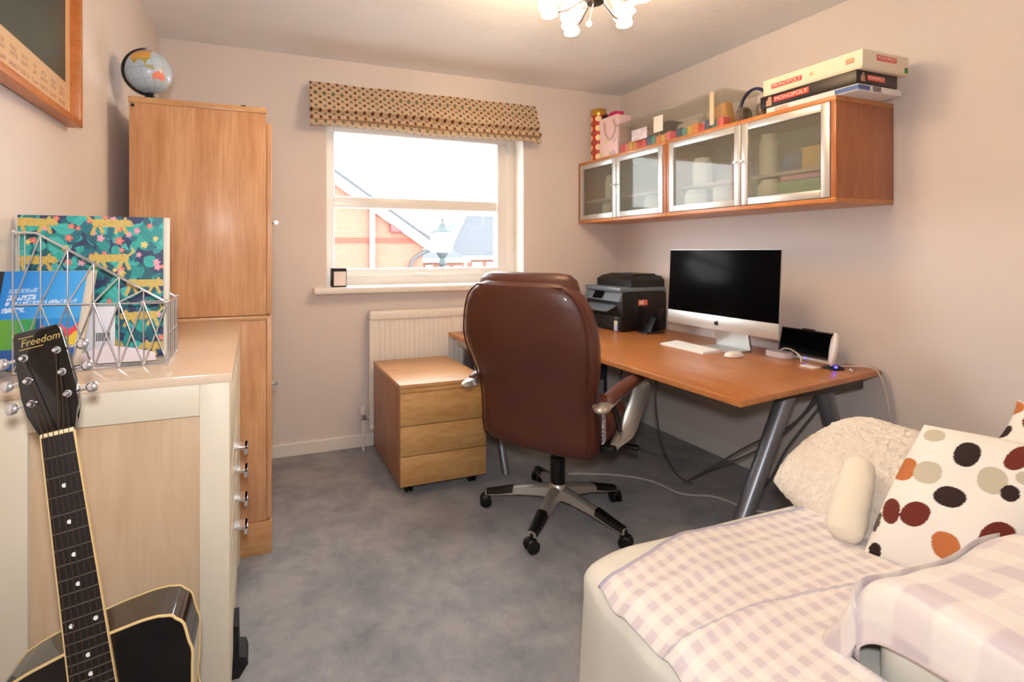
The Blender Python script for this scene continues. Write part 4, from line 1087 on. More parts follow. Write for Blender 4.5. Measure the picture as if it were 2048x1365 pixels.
# board games
def games():
    red = mat('logo_red', (222, 62, 50), 0.45); wh = mat('logo_white', (246, 226, 214), 0.5)
    def game(name, label, xa, xb, ya, yb, z0, z1, m):
        t = thing(name, label, 'board game', ((xa + xb) / 2, (ya + yb) / 2, z0), group='stacked board games')
        bb = obj('box_base', B().box((xa + .003, ya + .003, z0), (xb - .003, yb - .003, z0 + (z1 - z0) * .3), 0.001), m, t)
        obj('lid', B().box((xa, ya, z0 + (z1 - z0) * .08), (xb, yb, z1), 0.0015), m, t)
        return t
    def logo(t, xface, yc, zc, w, h, yface=None, xc=None):
        if yface is None:   # on the long side facing -x; text runs towards -y
            obj('logo_plate', B().box((xface - .0012, yc - w / 2, zc - h / 2), (xface - .0002, yc + w / 2, zc + h / 2), 0.0004), red, t)
            lettering('logo_lettering', 'MONOPOLY', h * .95, frame_mtx((xface - .0014, yc, zc), (0, -1, 0), (0, 0, 1)), wh, t, 0.0003, sx=w * .92 / (h * .95 * 5.6))
        else:               # on the end facing -y; text runs towards +x
            obj('logo_plate', B().box((xc - w / 2, yface - .0012, zc - h / 2), (xc + w / 2, yface - .0002, zc + h / 2), 0.0004), red, t)
            lettering('logo_lettering', 'MONOPOLY', h * .95, frame_mtx((xc, yface - .0014, zc), (1, 0, 0), (0, 0, 1)), wh, t, 0.0003, sx=w * .92 / (h * .95 * 5.6))
    # lowest: white and blue
    xa, xb = 2.262, 2.535
    t = game('board_game', 'lowest board game of the stack, white with blue corner', xa, xb, 1.285, 1.66, TZ, TZ + .026, mat('white_card_box', (232, 226, 226), 0.5))
    bl = mat('blue_print', (70, 100, 160), 0.5)
    obj('blue_print', B().box((xa - .0012, 1.285, TZ + .004), (xa - .0001, 1.37, TZ + .022)).box((xa - .0012, 1.2838, TZ + .004), (xa + .07, 1.2849, TZ + .022)), bl, t)
    obj('photo_print', B().box((xa + .09, 1.2838, TZ + .003), (xa + .14, 1.2849, TZ + .024)), mat('photo_brown', (136, 116, 116), 0.5, var=.3, vscale=60), t)
    obj('spotted_print', B().box((xa - .0012, 1.56, TZ + .003), (xa - .0001, 1.62, TZ + .02)), mat('spotted_print', (206, 170, 160), 0.5, var=.4, vscale=80), t)
    z = TZ + .0265
    t = game('board_game', 'black board game in the middle of the stack with red logo', xa - .006, xb - .02, 1.288, 1.685, z, z + .056, mat('black_card_box', (34, 24, 22), 0.4))
    logo(t, xa - .006, 1.545, z + .030, 0.155, 0.026); logo(t, None, None, z + .030, 0.11, 0.022, 1.288, xa + .115)
    fig = mat('figure_tan', (196, 150, 120), 0.6)
    for (fx, fy) in ((xa - .006, 1.642),):
        obj('printed_figure', B().box((fx - .0012, fy - .012, z + .006), (fx - .0002, fy + .014, z + .034), 0.0004).ball((fx - .0006, fy - .002, z + .040), 0.009, 10, (.05, 1, 1)), fig, t)
    obj('printed_figure', B().box((xa + .02, 1.2868, z + .012), (xa + .045, 1.2879, z + .034), 0.0004).ball((xa + .035, 1.2874, z + .040), 0.008, 10, (1, .05, 1)), fig, t)
    z += .0565
    t = game('board_game', 'white board game on top of the stack with red logo', xa - .004, xb + .015, 1.268, 1.672, z, z + .074, mat('ivory_card_box', (240, 224, 200), 0.5))
    logo(t, xa - .004, 1.565, z + .036, 0.135, 0.022); logo(t, None, None, z + .050, 0.125, 0.022, 1.268, xa + .145)
    obj('emblem', B().box((xa - .0052, 1.296, z + .028), (xa - .0042, 1.328, z + .050), 0.0004), mat('tan_emblem', (196, 160, 128), 0.5), t)
    obj('emblem', B().box((xa - .0052, 1.452, z + .030), (xa - .0042, 1.466, z + .044), 0.0004), mat('olive_emblem', (196, 186, 140), 0.5), t)
    obj('green_sticker', B().box((xb - .012, 1.2668, z + .008), (xb + .010, 1.2679, z + .030), 0.0004), mat('green_sticker', (70, 140, 60), 0.5), t)
    obj('shrink_wrap', B().box((xa - .002, 1.27, z + .0742), (xb + .012, 1.67, z + .0765), 0.001), 'clearpl', t)
games()
# ------------------------------------------------------------------ acoustic guitar on its stand
def guitar():
    nut = Vector((-0.307, 0.979, 0.921))
    U = Vector((-0.157, 0.122, 0.981)).normalized()
    Wd = Vector((0.987, 0.0, 0.158)); Wd = (Wd - U * Wd.dot(U)).normalized()
    Bk = U.cross(Wd)
    rot = Matrix(((Wd.x, Bk.x, U.x), (Wd.y, Bk.y, U.y), (Wd.z, Bk.z, U.z)))
    t = thing('acoustic_guitar', 'black acoustic guitar with cream binding standing before the cream chest', 'guitar', nut, rot)
    kw = dict(parent=t, world=False)
    S = 0.624                                    # scale length
    fr = lambda n: -S * (1 - 2 ** (-n / 12))
    hw = lambda z: 0.0225 + (0.029 - 0.0225) * (-z / 0.312)      # half width of the board at height z
    zj = fr(13.6)                                # body joint
    # fretboard (front face y = 0, body face y = 0.006)
    zb = fr(20) - 0.012
    obj('fretboard', B().loft([[(-hw(z), 0.006, z), (hw(z), 0.006, z), (hw(z), 0.001, z), (0, 0, z), (-hw(z), 0.001, z)] for z in (0.0, -0.1, -0.2, -0.312, zb)]), mat('ebony_board', (24, 20, 20), 0.42), **kw)
    cr = mat('cream_binding', (214, 184, 130), 0.4)
    for s in (-1, 1):
        obj('board_binding', B().loft([[(s * (hw(z)), 0.0, z), (s * (hw(z) + .0018), 0.0, z), (s * (hw(z) + .0018), 0.0065, z), (s * hw(z), 0.0065, z)] for z in (0.0, -0.2, zb)]), cr, **kw)
    fm = mat('fret_wire', (150, 142, 132), 0.3, 0.9)
    for n in range(1, 21):
        z = fr(n)
        obj('fret', B().tube([(-hw(z), 0.0006, z), (0, -0.0004, z), (hw(z), 0.0006, z)], 0.0011, 6), fm, **kw)
    dm = mat('pearl_dot', (236, 232, 228), 0.25)
    for n in (3, 5, 7, 9, 12, 15, 17):
        z = (fr(n) + fr(n - 1)) / 2
        for x in ((-0.017, 0.017) if n == 12 else (0.0,)):
            obj('position_dot', B().lathe([(0.0034, 0), (0.0034, 0.0012)], (0, 0, 0), 14, Matrix.Rotation(PI / 2, 4, 'X')).xf(Matrix.Translation((x, 0.0006, z))), dm, **kw)
    obj('nut', B().box((-0.0232, -0.0025, -0.001), (0.0232, 0.008, 0.0055), 0.0012), mat('bone_nut', (226, 204, 160), 0.4), **kw)
    nm = mat('dark_neck', (34, 22, 18), 0.35)
    obj('neck', B().loft([[(hw(z) * math.cos(a), 0.006 + d * math.sin(a), z) for a in [PI * k / 10 for k in range(11)]] for z, d in ((0.0, 0.017), (-0.15, 0.019), (-0.28, 0.024), (zj - 0.005, 0.045))]), nm, **kw)
    # headstock, tilted slightly back
    hs = Matrix.Rotation(math.radians(-3), 4, 'X') @ Matrix.Rotation(math.radians(-4.5), 4, 'Y')
    out = [(-0.0225, 0.0), (0.0225, 0.0), (0.026, 0.020), (0.034, 0.040), (0.0355, 0.07), (0.034, 0.12), (0.031, 0.168), (0.027, 0.176), (-0.027, 0.176), (-0.031, 0.168), (-0.034, 0.12), (-0.0355, 0.07), (-0.034, 0.040), (-0.026, 0.020)]
    out = [(x * 1.10, z * 1.02) for x, z in out]
    hd = obj('headstock', B().prism(out, 0.004, 0.019, 'y', 0.0015).xf(hs), 'gloss_black', **kw)
    gold = mat('gold_lettering', (176, 150, 84), 0.35, 0.3)
    lettering('logo_lettering', 'Freedom', 0.017, hs @ frame_mtx((0.003, 0.0036, 0.160), (1, 0, 0.02), (0, 0, 1)), gold, t, 0.0003, 0.35, 0.92, world=False)
    obj('logo_stroke', B().box((-0.028, 0.0033, 0.1495), (0.006, 0.0038, 0.1508), 0).box((-0.026, 0.0033, 0.1685), (-0.005, 0.0038, 0.1698), 0).xf(hs), gold, **kw)
    for s in (-1, 1):
        for k, z in enumerate((0.060, 0.098, 0.136)):
            x = s * (0.0255 - 0.001 * k)
            tn = obj('tuner', B().lathe([(0.0062, 0), (0.0062, 0.002), (0.0042, 0.004), (0.004, 0.012), (0.003, 0.014)], (0, 0, 0), 14, Matrix.Rotation(PI / 2, 4, 'X')).xf(hs @ Matrix.Translation((x, 0.004, z))), 'chrome', **kw)
            kx = s * 0.055
            obj('tuner_button', B().tube([(s * 0.03, 0.014, z), (kx - s * .004, 0.014, z)], 0.0026, 8).loft([[(kx + s * xo, 0.014 + ry * math.sin(q * PI / 6), z + rz * math.cos(q * PI / 6)) for q in range(12)] for xo, ry, rz in ((-.006, .002, .004), (-.003, .0045, .008), (.004, .005, .0095), (.010, .004, .008), (.012, .002, .004))]).xf(hs), 'chrome', parent=tn, world=False)
    # body
    L = 0.47
    def half(tq, side):
        # half width along the body, tq 0 at neck joint, 1 at the tail
        pts = [(0, 0.03), (0.004, 0.075), (0.012, 0.10), (0.03, 0.122), (0.07, 0.138), (0.15, 0.145), (0.25, 0.138), (0.36, 0.128), (0.45, 0.132), (0.55, 0.152), (0.68, 0.180), (0.80, 0.188), (0.90, 0.172), (0.96, 0.13), (0.99, 0.07), (1.0, 0.0)]
        for (a, wa), (c, wc) in zip(pts, pts[1:]):
            if a <= tq <= c: return wa + (wc - wa) * (tq - a) / (c - a)
        return 0
    outline = []
    ts = [0, .002, .005, .009, .014, .02, .03, .045, .07, .11, .15, .2, .25, .3, .36, .42, .48, .55, .62, .68, .74, .8, .86, .9, .94, .97, .985, .995]
    for q in ts: outline.append((half(q, 1), zj - q * L + (0.010 * min(1, half(q, 1) / .12) * (1 - q) if q < .08 else 0)))
    outline.append((0, zj - L))
    for q in reversed(ts): outline.append((-half(q, -1), zj - q * L - (0.016 * min(1, half(q, -1) / .12) * (1 - q / .1) if q < .1 else 0)))
    ol3 = smoothpath([(x, 0, z) for x, z in outline], 3)
    ol = [(p.x, p.z) for p in ol3]
    obj('body', B().prism(ol, 0.007, 0.105, 'y'), 'gloss_black', **kw)
    bind = B()
    bind.tube([(x, 0.0068, z) for x, z in ol], 0.0024, 6, closed=True)
    obj('body_binding', bind, cr, **kw)
    obj('back_binding', B().tube([(x, 0.105, z) for x, z in ol], 0.002, 6, closed=True), cr, **kw)
    zs = fr(20) - 0.065
    obj('sound_hole', B().lathe([(0.049, 0.0), (0.049, 0.001)], (0, 0, 0), 32, Matrix.Rotation(PI / 2, 4, 'X')).xf(Matrix.Translation((0, 0.0069, zs))), 'matblack', **kw)
    obj('rosette', B().tube([(0.055 * math.cos(k * PI / 20), 0.0066, zs + 0.055 * math.sin(k * PI / 20)) for k in range(40)], 0.002, 6, closed=True), cr, **kw)
    obj('bridge', B().box((-0.075, 0.0, -S - .014), (0.075, 0.007, -S + .010), 0.003), nm, **kw)
    obj('saddle', B().box((-0.036, -0.004, -S - .002), (0.036, 0.001, -S + .001), 0.0006), dm, **kw)
    sm = mat('bronze_string', (96, 74, 60), 0.4, 0.8)
    for i in range(6):
        xn = -0.018 + 0.0072 * i; xs = -0.027 + 0.0108 * i
        sd = -1 if i < 3 else 1
        z = (0.060, 0.098, 0.136)[i if i < 3 else 5 - i]
        post = hs @ Vector((sd * 0.0245, -0.004, z))
        obj('string', B().tube([post, (xn, -0.0036, 0.004), (xs, -0.0055, -S)], 0.0008 - 0.00006 * i, 5), sm, **kw)
    # stand
    foot = nut - U * (S * 0 + (-(zj - L)))
    st = thing('guitar_stand', 'low black tubular stand holding the guitar', 'guitar stand', (foot.x, foot.y, 0))
    fx, fy, fz = foot.x, foot.y, foot.z
    obj('upright', B().tube([(fx, fy + .16, 0.02), (fx, fy + .17, 0.45)], 0.010, 10), 'matblack', st)
    for s in (-1, 1):
        obj('leg', B().tube([(fx, fy + .16, 0.10), (fx + s * .15, fy + .02, 0.012)], 0.009, 10), 'matblack', st)
        obj('cradle_arm', B().tube(smoothpath([(fx + s * .02, fy + .16, 0.12), (fx + s * .09, fy + .14, fz - .02), (fx + s * .10, fy + .0, fz - .016 + s * .0158), (fx + s * .10, fy - .035, fz + .012 + s * .0158)], 4), 0.008, 8), 'matblack', st)
    obj('leg', B().tube([(fx, fy + .16, 0.10), (fx, fy + .26, 0.012)], 0.009, 10), 'matblack', st)
guitar()

# ------------------------------------------------------------------ wire magazine rack and what it holds
CZ = 0.95
def rack():
    ya, yb = 1.335, 1.487
    xl_, xr = -0.500, -0.196
    t = thing('wire_rack', 'chrome wire magazine rack standing on the cream chest', 'magazine rack', ((xl_ + xr) / 2, (ya + yb) / 2, CZ))
    def top(x):
        f = (x - xl_) / (xr - xl_)
        return CZ + 0.315 if f < 0.14 else CZ + 0.315 - (f - .14) / .86 * 0.165
    wr = 0.0019
    def wire(pts, r=wr): obj('wire', B().tube(pts, r, 7), 'chrome', t)
    z0 = CZ + .004
    xk = xl_ + 0.14 * (xr - xl_)
    for y in (ya, yb):
        wire([(xl_, y, top(xl_)), (xk, y, top(xk)), (xr, y, top(xr))], 0.0028)
        wire([(xl_, y, z0), (xr, y, z0)], 0.0026)
        n = 6
        xs = [xl_ + (xr - xl_) * i / n for i in range(n + 1)]
        for x in xs: wire([(x, y, z0), (x, y, top(x))])
        zm = CZ + 0.155
        wire([(xl_, y, zm), (xr - .004, y, min(zm, top(xr)))])
        for a, c in zip(xs, xs[1:]):          # crossing braces
            wire([(a, y - .001, z0), (c, y - .001, min(zm, top(c)))]); wire([(c, y - .001, z0), (a, y - .001, min(zm, top(a)))])
            wire([(a, y - .001, min(zm, top(a))), (c, y - .001, top(c) if top(c) > zm else zm)])
    for x in (xl_, xr):
        wire([(x, ya, top(x)), (x, yb, top(x))], 0.0028); wire([(x, ya, z0), (x, yb, z0)], 0.0026)
        wire([(x, ya, CZ + .075), (x, yb, CZ + .075)])
        for k in range(1, 5): wire([(x, ya + (yb - ya) * k / 5, z0), (x, ya + (yb - ya) * k / 5, top(x))])
    for k in range(1, 5): wire([(xl_, ya + (yb - ya) * k / 5, z0), (xr, ya + (yb - ya) * k / 5, z0)])
    for (x, y) in ((xl_, ya), (xr, ya), (xl_, yb), (xr, yb)):
        obj('bead', B().ball((x, y, top(x) + .002), 0.0045, 10), 'chrome', t)
rack()

def leopard_folder():
    y = 1.412
    xa, xb, z0, z1 = -0.520, -0.205, CZ + .0085, 1.309
    t = thing('patterned_folder', 'tall teal folder printed with gold leopards in the wire rack', 'folder', ((xa + xb) / 2, y + .012, z0))
    navy = (lin(40), lin(52), lin(92)); gold = (lin(206), lin(176), lin(92)); pink = (lin(226), lin(150), lin(168)); coral = (lin(224), lin(116), lin(98)); yel = (lin(222), lin(196), lin(104))
    teals = [(lin(30), lin(142), lin(138)), (lin(42), lin(164), lin(154)), (lin(28), lin(112), lin(124)), (lin(64), lin(178), lin(170)), (lin(24), lin(92), lin(104))]
    rnd = random.Random(11)
    leaves = [(rnd.random(), rnd.random() * 1.12, rnd.uniform(.045, .085), rnd.uniform(.022, .052), rnd.uniform(0, PI), rnd.choice(teals)) for _ in range(330)]
    flowers = [(rnd.random(), rnd.random() * 1.12, rnd.uniform(.018, .030), rnd.choice((pink, pink, coral, coral, yel))) for _ in range(46)]
    flowers += [(.10, .19, .028, coral), (.55, .17, .03, pink), (.68, .19, .035, coral), (.75, .14, .025, pink), (.86, .22, .03, yel), (.31, .25, .03, yel), (.42, .36, .028, pink), (.95, .36, .03, pink), (.35, .08, .024, coral), (.50, .13, .022, pink), (.90, .07, .024, coral), (.82, .30, .022, pink)]
    leos = [(.10, .045, 1), (.62, .045, 1), (.10, .30, 1), (.62, .29, -1), (.86, .47, 1), (.83, .70, -1), (.55, .90, 1), (.22, .56, -1), (.12, .82, 1), (.36, .68, 1), (.98, .92, -1)]
    def seg(px, py, ax, ay, bx, by, r):
        dx, dy = bx - ax, by - ay
        q = max(0, min(1, ((px - ax) * dx + (py - ay) * dy) / (dx * dx + dy * dy)))
        return math.hypot(px - ax - q * dx, py - ay - q * dy) < r
    H = (z1 - z0) / (xb - xa)
    def leo(u, v, cx, cy, s):
        x = (u - cx) * s; yv = (v - cy)
        if abs(x) > .2 or yv < -.09 or yv > .13: return False
        return (seg(x, yv, -.10, 0, .08, .004, .030) or seg(x, yv, .10, -.004, .128, .002, .026) or seg(x, yv, .138, .010, .150, .012, .013) or
                seg(x, yv, -.10, .01, -.13, .085, .013) or seg(x, yv, -.08, .02, -.055, .075, .012) or seg(x, yv, .06, .02, .035, .072, .012) or seg(x, yv, .085, .02, .112, .078, .012) or
                seg(x, yv, -.11, -.005, -.165, -.05, .008) or seg(x, yv, -.165, -.05, -.15, -.075, .008) or seg(x, yv, .098, -.025, .104, -.036, .010))
    def col(u, v):
        v = (1 - v) * H
        for (cx, cy, s) in leos:
            if leo(u, v, cx, cy * H / 1.0, s):
                n = noise.noise(Vector((u * 75, v * 75, 3)))
                return mixc(gold, (lin(150), lin(120), lin(50)), 0.55 if n > .28 else 0)
        for (fx, fy, r, c) in flowers:
            dx, dy = u - fx, v - fy; d = math.hypot(dx, dy)
            if d < r:
                a = math.atan2(dy, dx)
                if d < r * (.82 + .18 * math.cos(5 * a)): return mixc(c, (1, .9, .7), .3 if d < r * .22 else 0)
        for (lx, ly, la, lb, an, c) in leaves:
            dx, dy = u - lx, v - ly
            if abs(dx) > la or abs(dy) > la: continue
            p = dx * math.cos(an) + dy * math.sin(an); q = -dx * math.sin(an) + dy * math.cos(an)
            if abs(p) < la and abs(q) < lb * (1 - (p / la) ** 2):
                return mixc(c, (c[0] * .55, c[1] * .7, c[2] * .75), .8 if abs(q) < .0035 else 0)
        return navy
    grid('cover', 230, 250, lambda u, v: (xa + (xb - .012 - xa) * u, y, z0 + (z1 - z0) * v), col, 'print', t, smooth=False)
    obj('spine', B().box((xb - .012, y - .0006, z0), (xb - .0005, y + .026, z1), 0.002), mat('pale_spine', (214, 206, 190), 0.5), t)
    obj('pages', B().box((xa + .003, y + .002, z0), (xb - .012, y + .024, z1 - .003)), mat('paper_pages', (226, 218, 202), 0.8), t)
    obj('back_cover', B().box((xa, y + .0245, z0), (xb - .012, y + .026, z1)), mat('teal_card', (40, 130, 130), 0.5), t)
leopard_folder()

def blue_book():
    # leaning to the left inside the rack, just behind the front wires
    y = 1.352
    x0 = -0.397; z0 = CZ + .009
    lean = math.radians(8.5)
    rx = Vector((math.cos(lean), 0, -math.sin(lean) * 0.0)); 
    up = Vector((math.sin(lean), 0, math.cos(lean)))
    W, Hh = 0.185, 0.222
    P = lambda u, v: Vector((x0, y, z0)) + Vector((-1, 0, 0.0)) * W * (1 - u) * 0.93 + up * Hh * v
    t = thing('blue_paperback', 'blue paperback with green and red cover leaning in the wire rack', 'book', (x0 - .09, y + .008, z0))
    def col(u, v):
        w = 1 - v
        if u < .09 and v > .30: return (lin(24), lin(22), lin(26))
        for (w0, w1, u0, u1, st) in ((.18, .225, .17, .48, .45), (.245, .30, .16, .47, .85), (.312, .352, .15, .93, .8), (.372, .42, .13, .38, .85)):
            ww = w + .03 * (u - .2)
            if w0 < ww < w1 and u0 < u < u1:      # worn white title print
                g = noise.noise(Vector((u * 60, ww * 40, w0 * 50)))
                if g > -.12: return mixc((lin(44), lin(146), lin(220)), (lin(214), lin(224), lin(236)), st)
        if w < .49:
            return mixc((lin(20), lin(122), lin(206)), (lin(66), lin(164), lin(228)), sstep(0, 1, u * .9 + w * .4))
        if u < .52:
            return (lin(196), lin(206), lin(48)) if u < .12 else mixc((lin(104), lin(160), lin(52)), (lin(52), lin(156), lin(84)), sstep(.12, .5, u)) if w < .80 else (lin(30), lin(84), lin(150))
        if u < .60: return (lin(14), lin(84), lin(150))
        wav = .60 + .03 * math.sin(u * 30)
        if w < wav - .02: return (lin(36), lin(140), lin(212))
        if w < wav + .06: return (lin(232), lin(66), lin(84)) if u > .78 else (lin(216), lin(120), lin(60))
        if w < .78: return (lin(228), lin(196), lin(60))
        return (lin(40), lin(90), lin(170))
    grid('cover', 120, 150, lambda u, v: P(u, v), col, 'print', t, smooth=False)
    b = B()
    A = [P(0, 0) + Vector((0, .001, 0)), P(1, 0) + Vector((.014, .006, 0)), P(1, 1) + Vector((.014, .006, 0)), P(0, 1) + Vector((0, .001, 0))]
    b.loft([[p for p in A], [p + Vector((0, .016, 0)) for p in A]])
    obj('pages', b, mat('cream_pages', (222, 206, 184), 0.8), t, False)
blue_book()

t = thing('grey_booklet', 'pale grey booklet with barcode in the wire rack', 'booklet', (-0.348, 1.385, CZ + .0085))
obj('cover', B().box((-0.384, 1.384, CZ + .0085), (-0.317, 1.390, 1.094), 0.001), mat('pale_grey_card', (214, 212, 220), 0.6), t)
bc = B()
rx_ = random.Random(2); x = -0.356
while x < -0.326:
    w = rx_.uniform(.0006, .0018); bc.box((x, 1.3834, CZ + .058), (x + w, 1.3839, CZ + .078)); x += w + rx_.uniform(.0006, .0016)
k = obj('barcode', bc, 'matblack', t, False)
t2 = B()
simple('loose_paper', B().prism([(-0.40, CZ + .0085), (-0.225, CZ + .0085), (-0.228, CZ + .028), (-0.27, CZ + .040), (-0.33, CZ + .052), (-0.372, CZ + .036), (-0.398, CZ + .03)], 1.362, 1.366, 'y'), mat('pinkish_paper', (222, 208, 210), 0.7), 'pinkish white loose paper low in the wire rack', 'paper', None, False)

# ------------------------------------------------------------------ sofa with loose cream cover
def rounded_slab(xa, xb, ya, yb, z0, z1, r, nx=40, ny=24, wrinkle=0.006, seed=0.0, flare=0.012):
    # closed cover: top sheet with rounded shoulders and hanging skirts
    rings = []
    N = 160
    def ring(inset, z, wob):
        pts = []
        for k in range(N):
            th = 2 * PI * k / N
            ct, st = math.cos(th), math.sin(th); e = 9.0
            hx = (xb - xa) / 2 - inset; hy = (yb - ya) / 2 - inset
            x = hx * math.copysign(abs(ct) ** (2 / e), ct); y = hy * math.copysign(abs(st) ** (2 / e), st)
            nrm = Vector((ct, st, 0))
            d = wob * (noise.noise(Vector((x * 7, y * 7, seed))) + .5 * math.sin((x + y) * 34 + seed))
            pts.append(((xa + xb) / 2 + x + nrm.x * d, (ya + yb) / 2 + y + nrm.y * d, z + 0.3 * wrinkle * noise.noise(Vector((x * 5, y * 5, seed + 3)))))
        return pts
    zs = [z0 + (z1 - r - z0) * q for q in (0, .15, .3, .45, .6, .75, .9)]
    for i, z in enumerate(zs):
        f = 1 - i / 6.0
        rings.append(ring(-flare * f, z, wrinkle * (0.5 + 1.8 * f)))
    for q in range(1, 9):
        a = q / 8 * PI / 2
        rings.append(ring(r * (1 - math.cos(a)), z1 - r + r * math.sin(a), wrinkle * (1 - q / 9)))
    hx = (xb - xa) / 2
    for f in (.25, .5, .75, .93):
        rings.append(ring(r + (min(xb - xa, yb - ya) / 2 - r) * f, z1 + 0.012 * math.sin(f * PI / 2), 0))
    return B().loft(rings)

SF = thing('sofa', 'cream loose-covered sofa in the right foreground', 'sofa', (1.6, 0.6, 0))
obj('seat', rounded_slab(0.748, 1.955, -0.45, 1.118, 0.0, 0.425, 0.05, wrinkle=0.007, seed=1.3), 'cover', SF)
obj('arm', rounded_slab(1.085, 1.545, 0.26, 0.60, 0.42, 0.610, 0.07, wrinkle=0.004, seed=4.1, flare=0.0), 'cover', SF)
obj('backrest', rounded_slab(1.96, 2.24, -0.45, 0.93, 0.0, 0.58, 0.08, wrinkle=0.005, seed=7.7), 'cover', SF)

def check(a, b, size, lo, mid, hi):
    fa = (a / size) % 1.0; fb = (b / size) % 1.0
    def band(f): return sstep(0.0, .06, f) * (1 - sstep(.5, .56, f))
    k = band(fa) + band(fb)
    return mixc(lo, mid, k) if k <= 1 else mixc(mid, hi, k - 1)
lo = (lin(240), lin(232), lin(224)); mid = (lin(233), lin(222), lin(217)); hi = (lin(214), lin(200), lin(203)); edge = (lin(176), lin(170), lin(188))

def seat_throw():
    t = thing('checked_throw', 'small-checked lilac and cream fleece throw spread over the sofa seat', 'throw', (1.3, 0.8, 0.43))
    # parametrise along x (front to back) and y (far to near); the front edge rolls over the seat front
    def base(x, y):
        z = 0.447 + 0.006 * noise.noise(Vector((x * 5, y * 6, 1))) + 0.004 * noise.noise(Vector((x * 13, y * 11, 4)))
        # rise against the arm
        z += 0.10 * sstep(0.665, 0.60, y) * sstep(1.02, 1.16, x)
        # shoulder at the front and the far side
        f = max(0, 0.83 - x) / 0.09
        z -= 0.055 * min(1.2, f) ** 2
        # long soft creases
        z += 0.007 * math.exp(-((y - 0.90 - 0.10 * (x - 1.0)) / 0.018) ** 2)
        z += 0.010 * math.exp(-((y - 0.76 - 0.05 * (x - 1.0)) / 0.02) ** 2) * sstep(1.4, .9, x)
        return z
    def pos(u, v):
        yfar = 1.06 - 0.085 * sstep(0.42, 0.0, u) - .03 * u
        yn = 0.28 if u < .3 else 0.28 + (u - .3) * .0 
        y = yfar + (yn - yfar) * v
        xf = 0.752 + 0.018 * math.sin(v * 7) * .6 + 0.02 * sstep(.12, 0, v)
        x = xf + (1.62 - xf) * u
        if x > 1.05 and y < 0.615: y = 0.615 - (0.615 - y) * .02
        return (x, y, base(x, y))
    def col(u, v):
        if v < .012: return edge
        x = u * .87; y = v * .775
        c = check(x, y, 0.043, lo, mid, hi)
        for q in (.33, .62):  # crease shade painted into the cloth colour as thin darker lines
            if abs(v - q - .12 * (u - .2)) < .004 and u < .75: return mixc(c, edge, .7)
        return c
    grid('cloth', 260, 180, pos, col, 'fleece', t, solid=0.006)
seat_throw()

def arm_throw():
    t = thing('checked_throw', 'large-checked lilac and cream fleece throw draped over the near sofa arm', 'throw', (1.7, 0.43, 0.45))
    yc, hy, r = 0.43, 0.172, 0.07
    def arc(s):
        # s: arc length from the inside seat valley, over the arm, down the outside
        if s < 0.13: return (yc + hy + 0.006 + .05 * (1 - s / .13) ** 2, 0.462 + s)
        s2 = s - 0.13; q = r * PI / 2
        if s2 < q:
            a = s2 / r; return (yc + hy + .006 - r * (1 - math.cos(a)), 0.592 - .04 + r * math.sin(a) - .008)
        s3 = s2 - q; top = 2 * (hy - r)
        if s3 < top: return (yc + hy + .006 - r - s3, 0.616 + .008 * math.sin(s3 / top * PI))
        s4 = s3 - top
        if s4 < q:
            a = s4 / r; return (yc - hy - .006 + r - r * math.sin(a), 0.616 - r * (1 - math.cos(a)))
        s5 = s4 - q
        return (yc - hy - 0.012, 0.546 - s5)
    TOT = 0.13 + PI * r + 2 * (hy - r) + 0.16
    def pos(u, v):
        y, z = arc(v * TOT)
        x = 0.99 + u * 0.56
        n = noise.noise(Vector((x * 5, y * 5, z * 5))) * .010 + noise.noise(Vector((x * 11, y * 9, z * 9))) * .004
        if x < 1.10:                      # front flap bends down over the arm front
            d = (1.10 - x)
            a = min(PI / 2, d / 0.055)
            x2 = 1.10 - 0.035 * math.sin(a) - .004; z -= 0.035 * (1 - math.cos(a)) + max(0, d - 0.055 * PI / 2 * .64) * 1.0
            x = x2 - .006 * math.sin(v * 17)
        return (x, y + n * .5, z + n + .002)
    def col(u, v):
        c = check(u * .56 + v * .10, v * TOT - u * .05, 0.112, lo, mid, hi)
        if u < .012: return mixc(c, (lin(226), lin(206), lin(206)), .8)
        return c
    grid('cloth', 150, 140, pos, col, 'fleece', t, solid=0.008)
arm_throw()

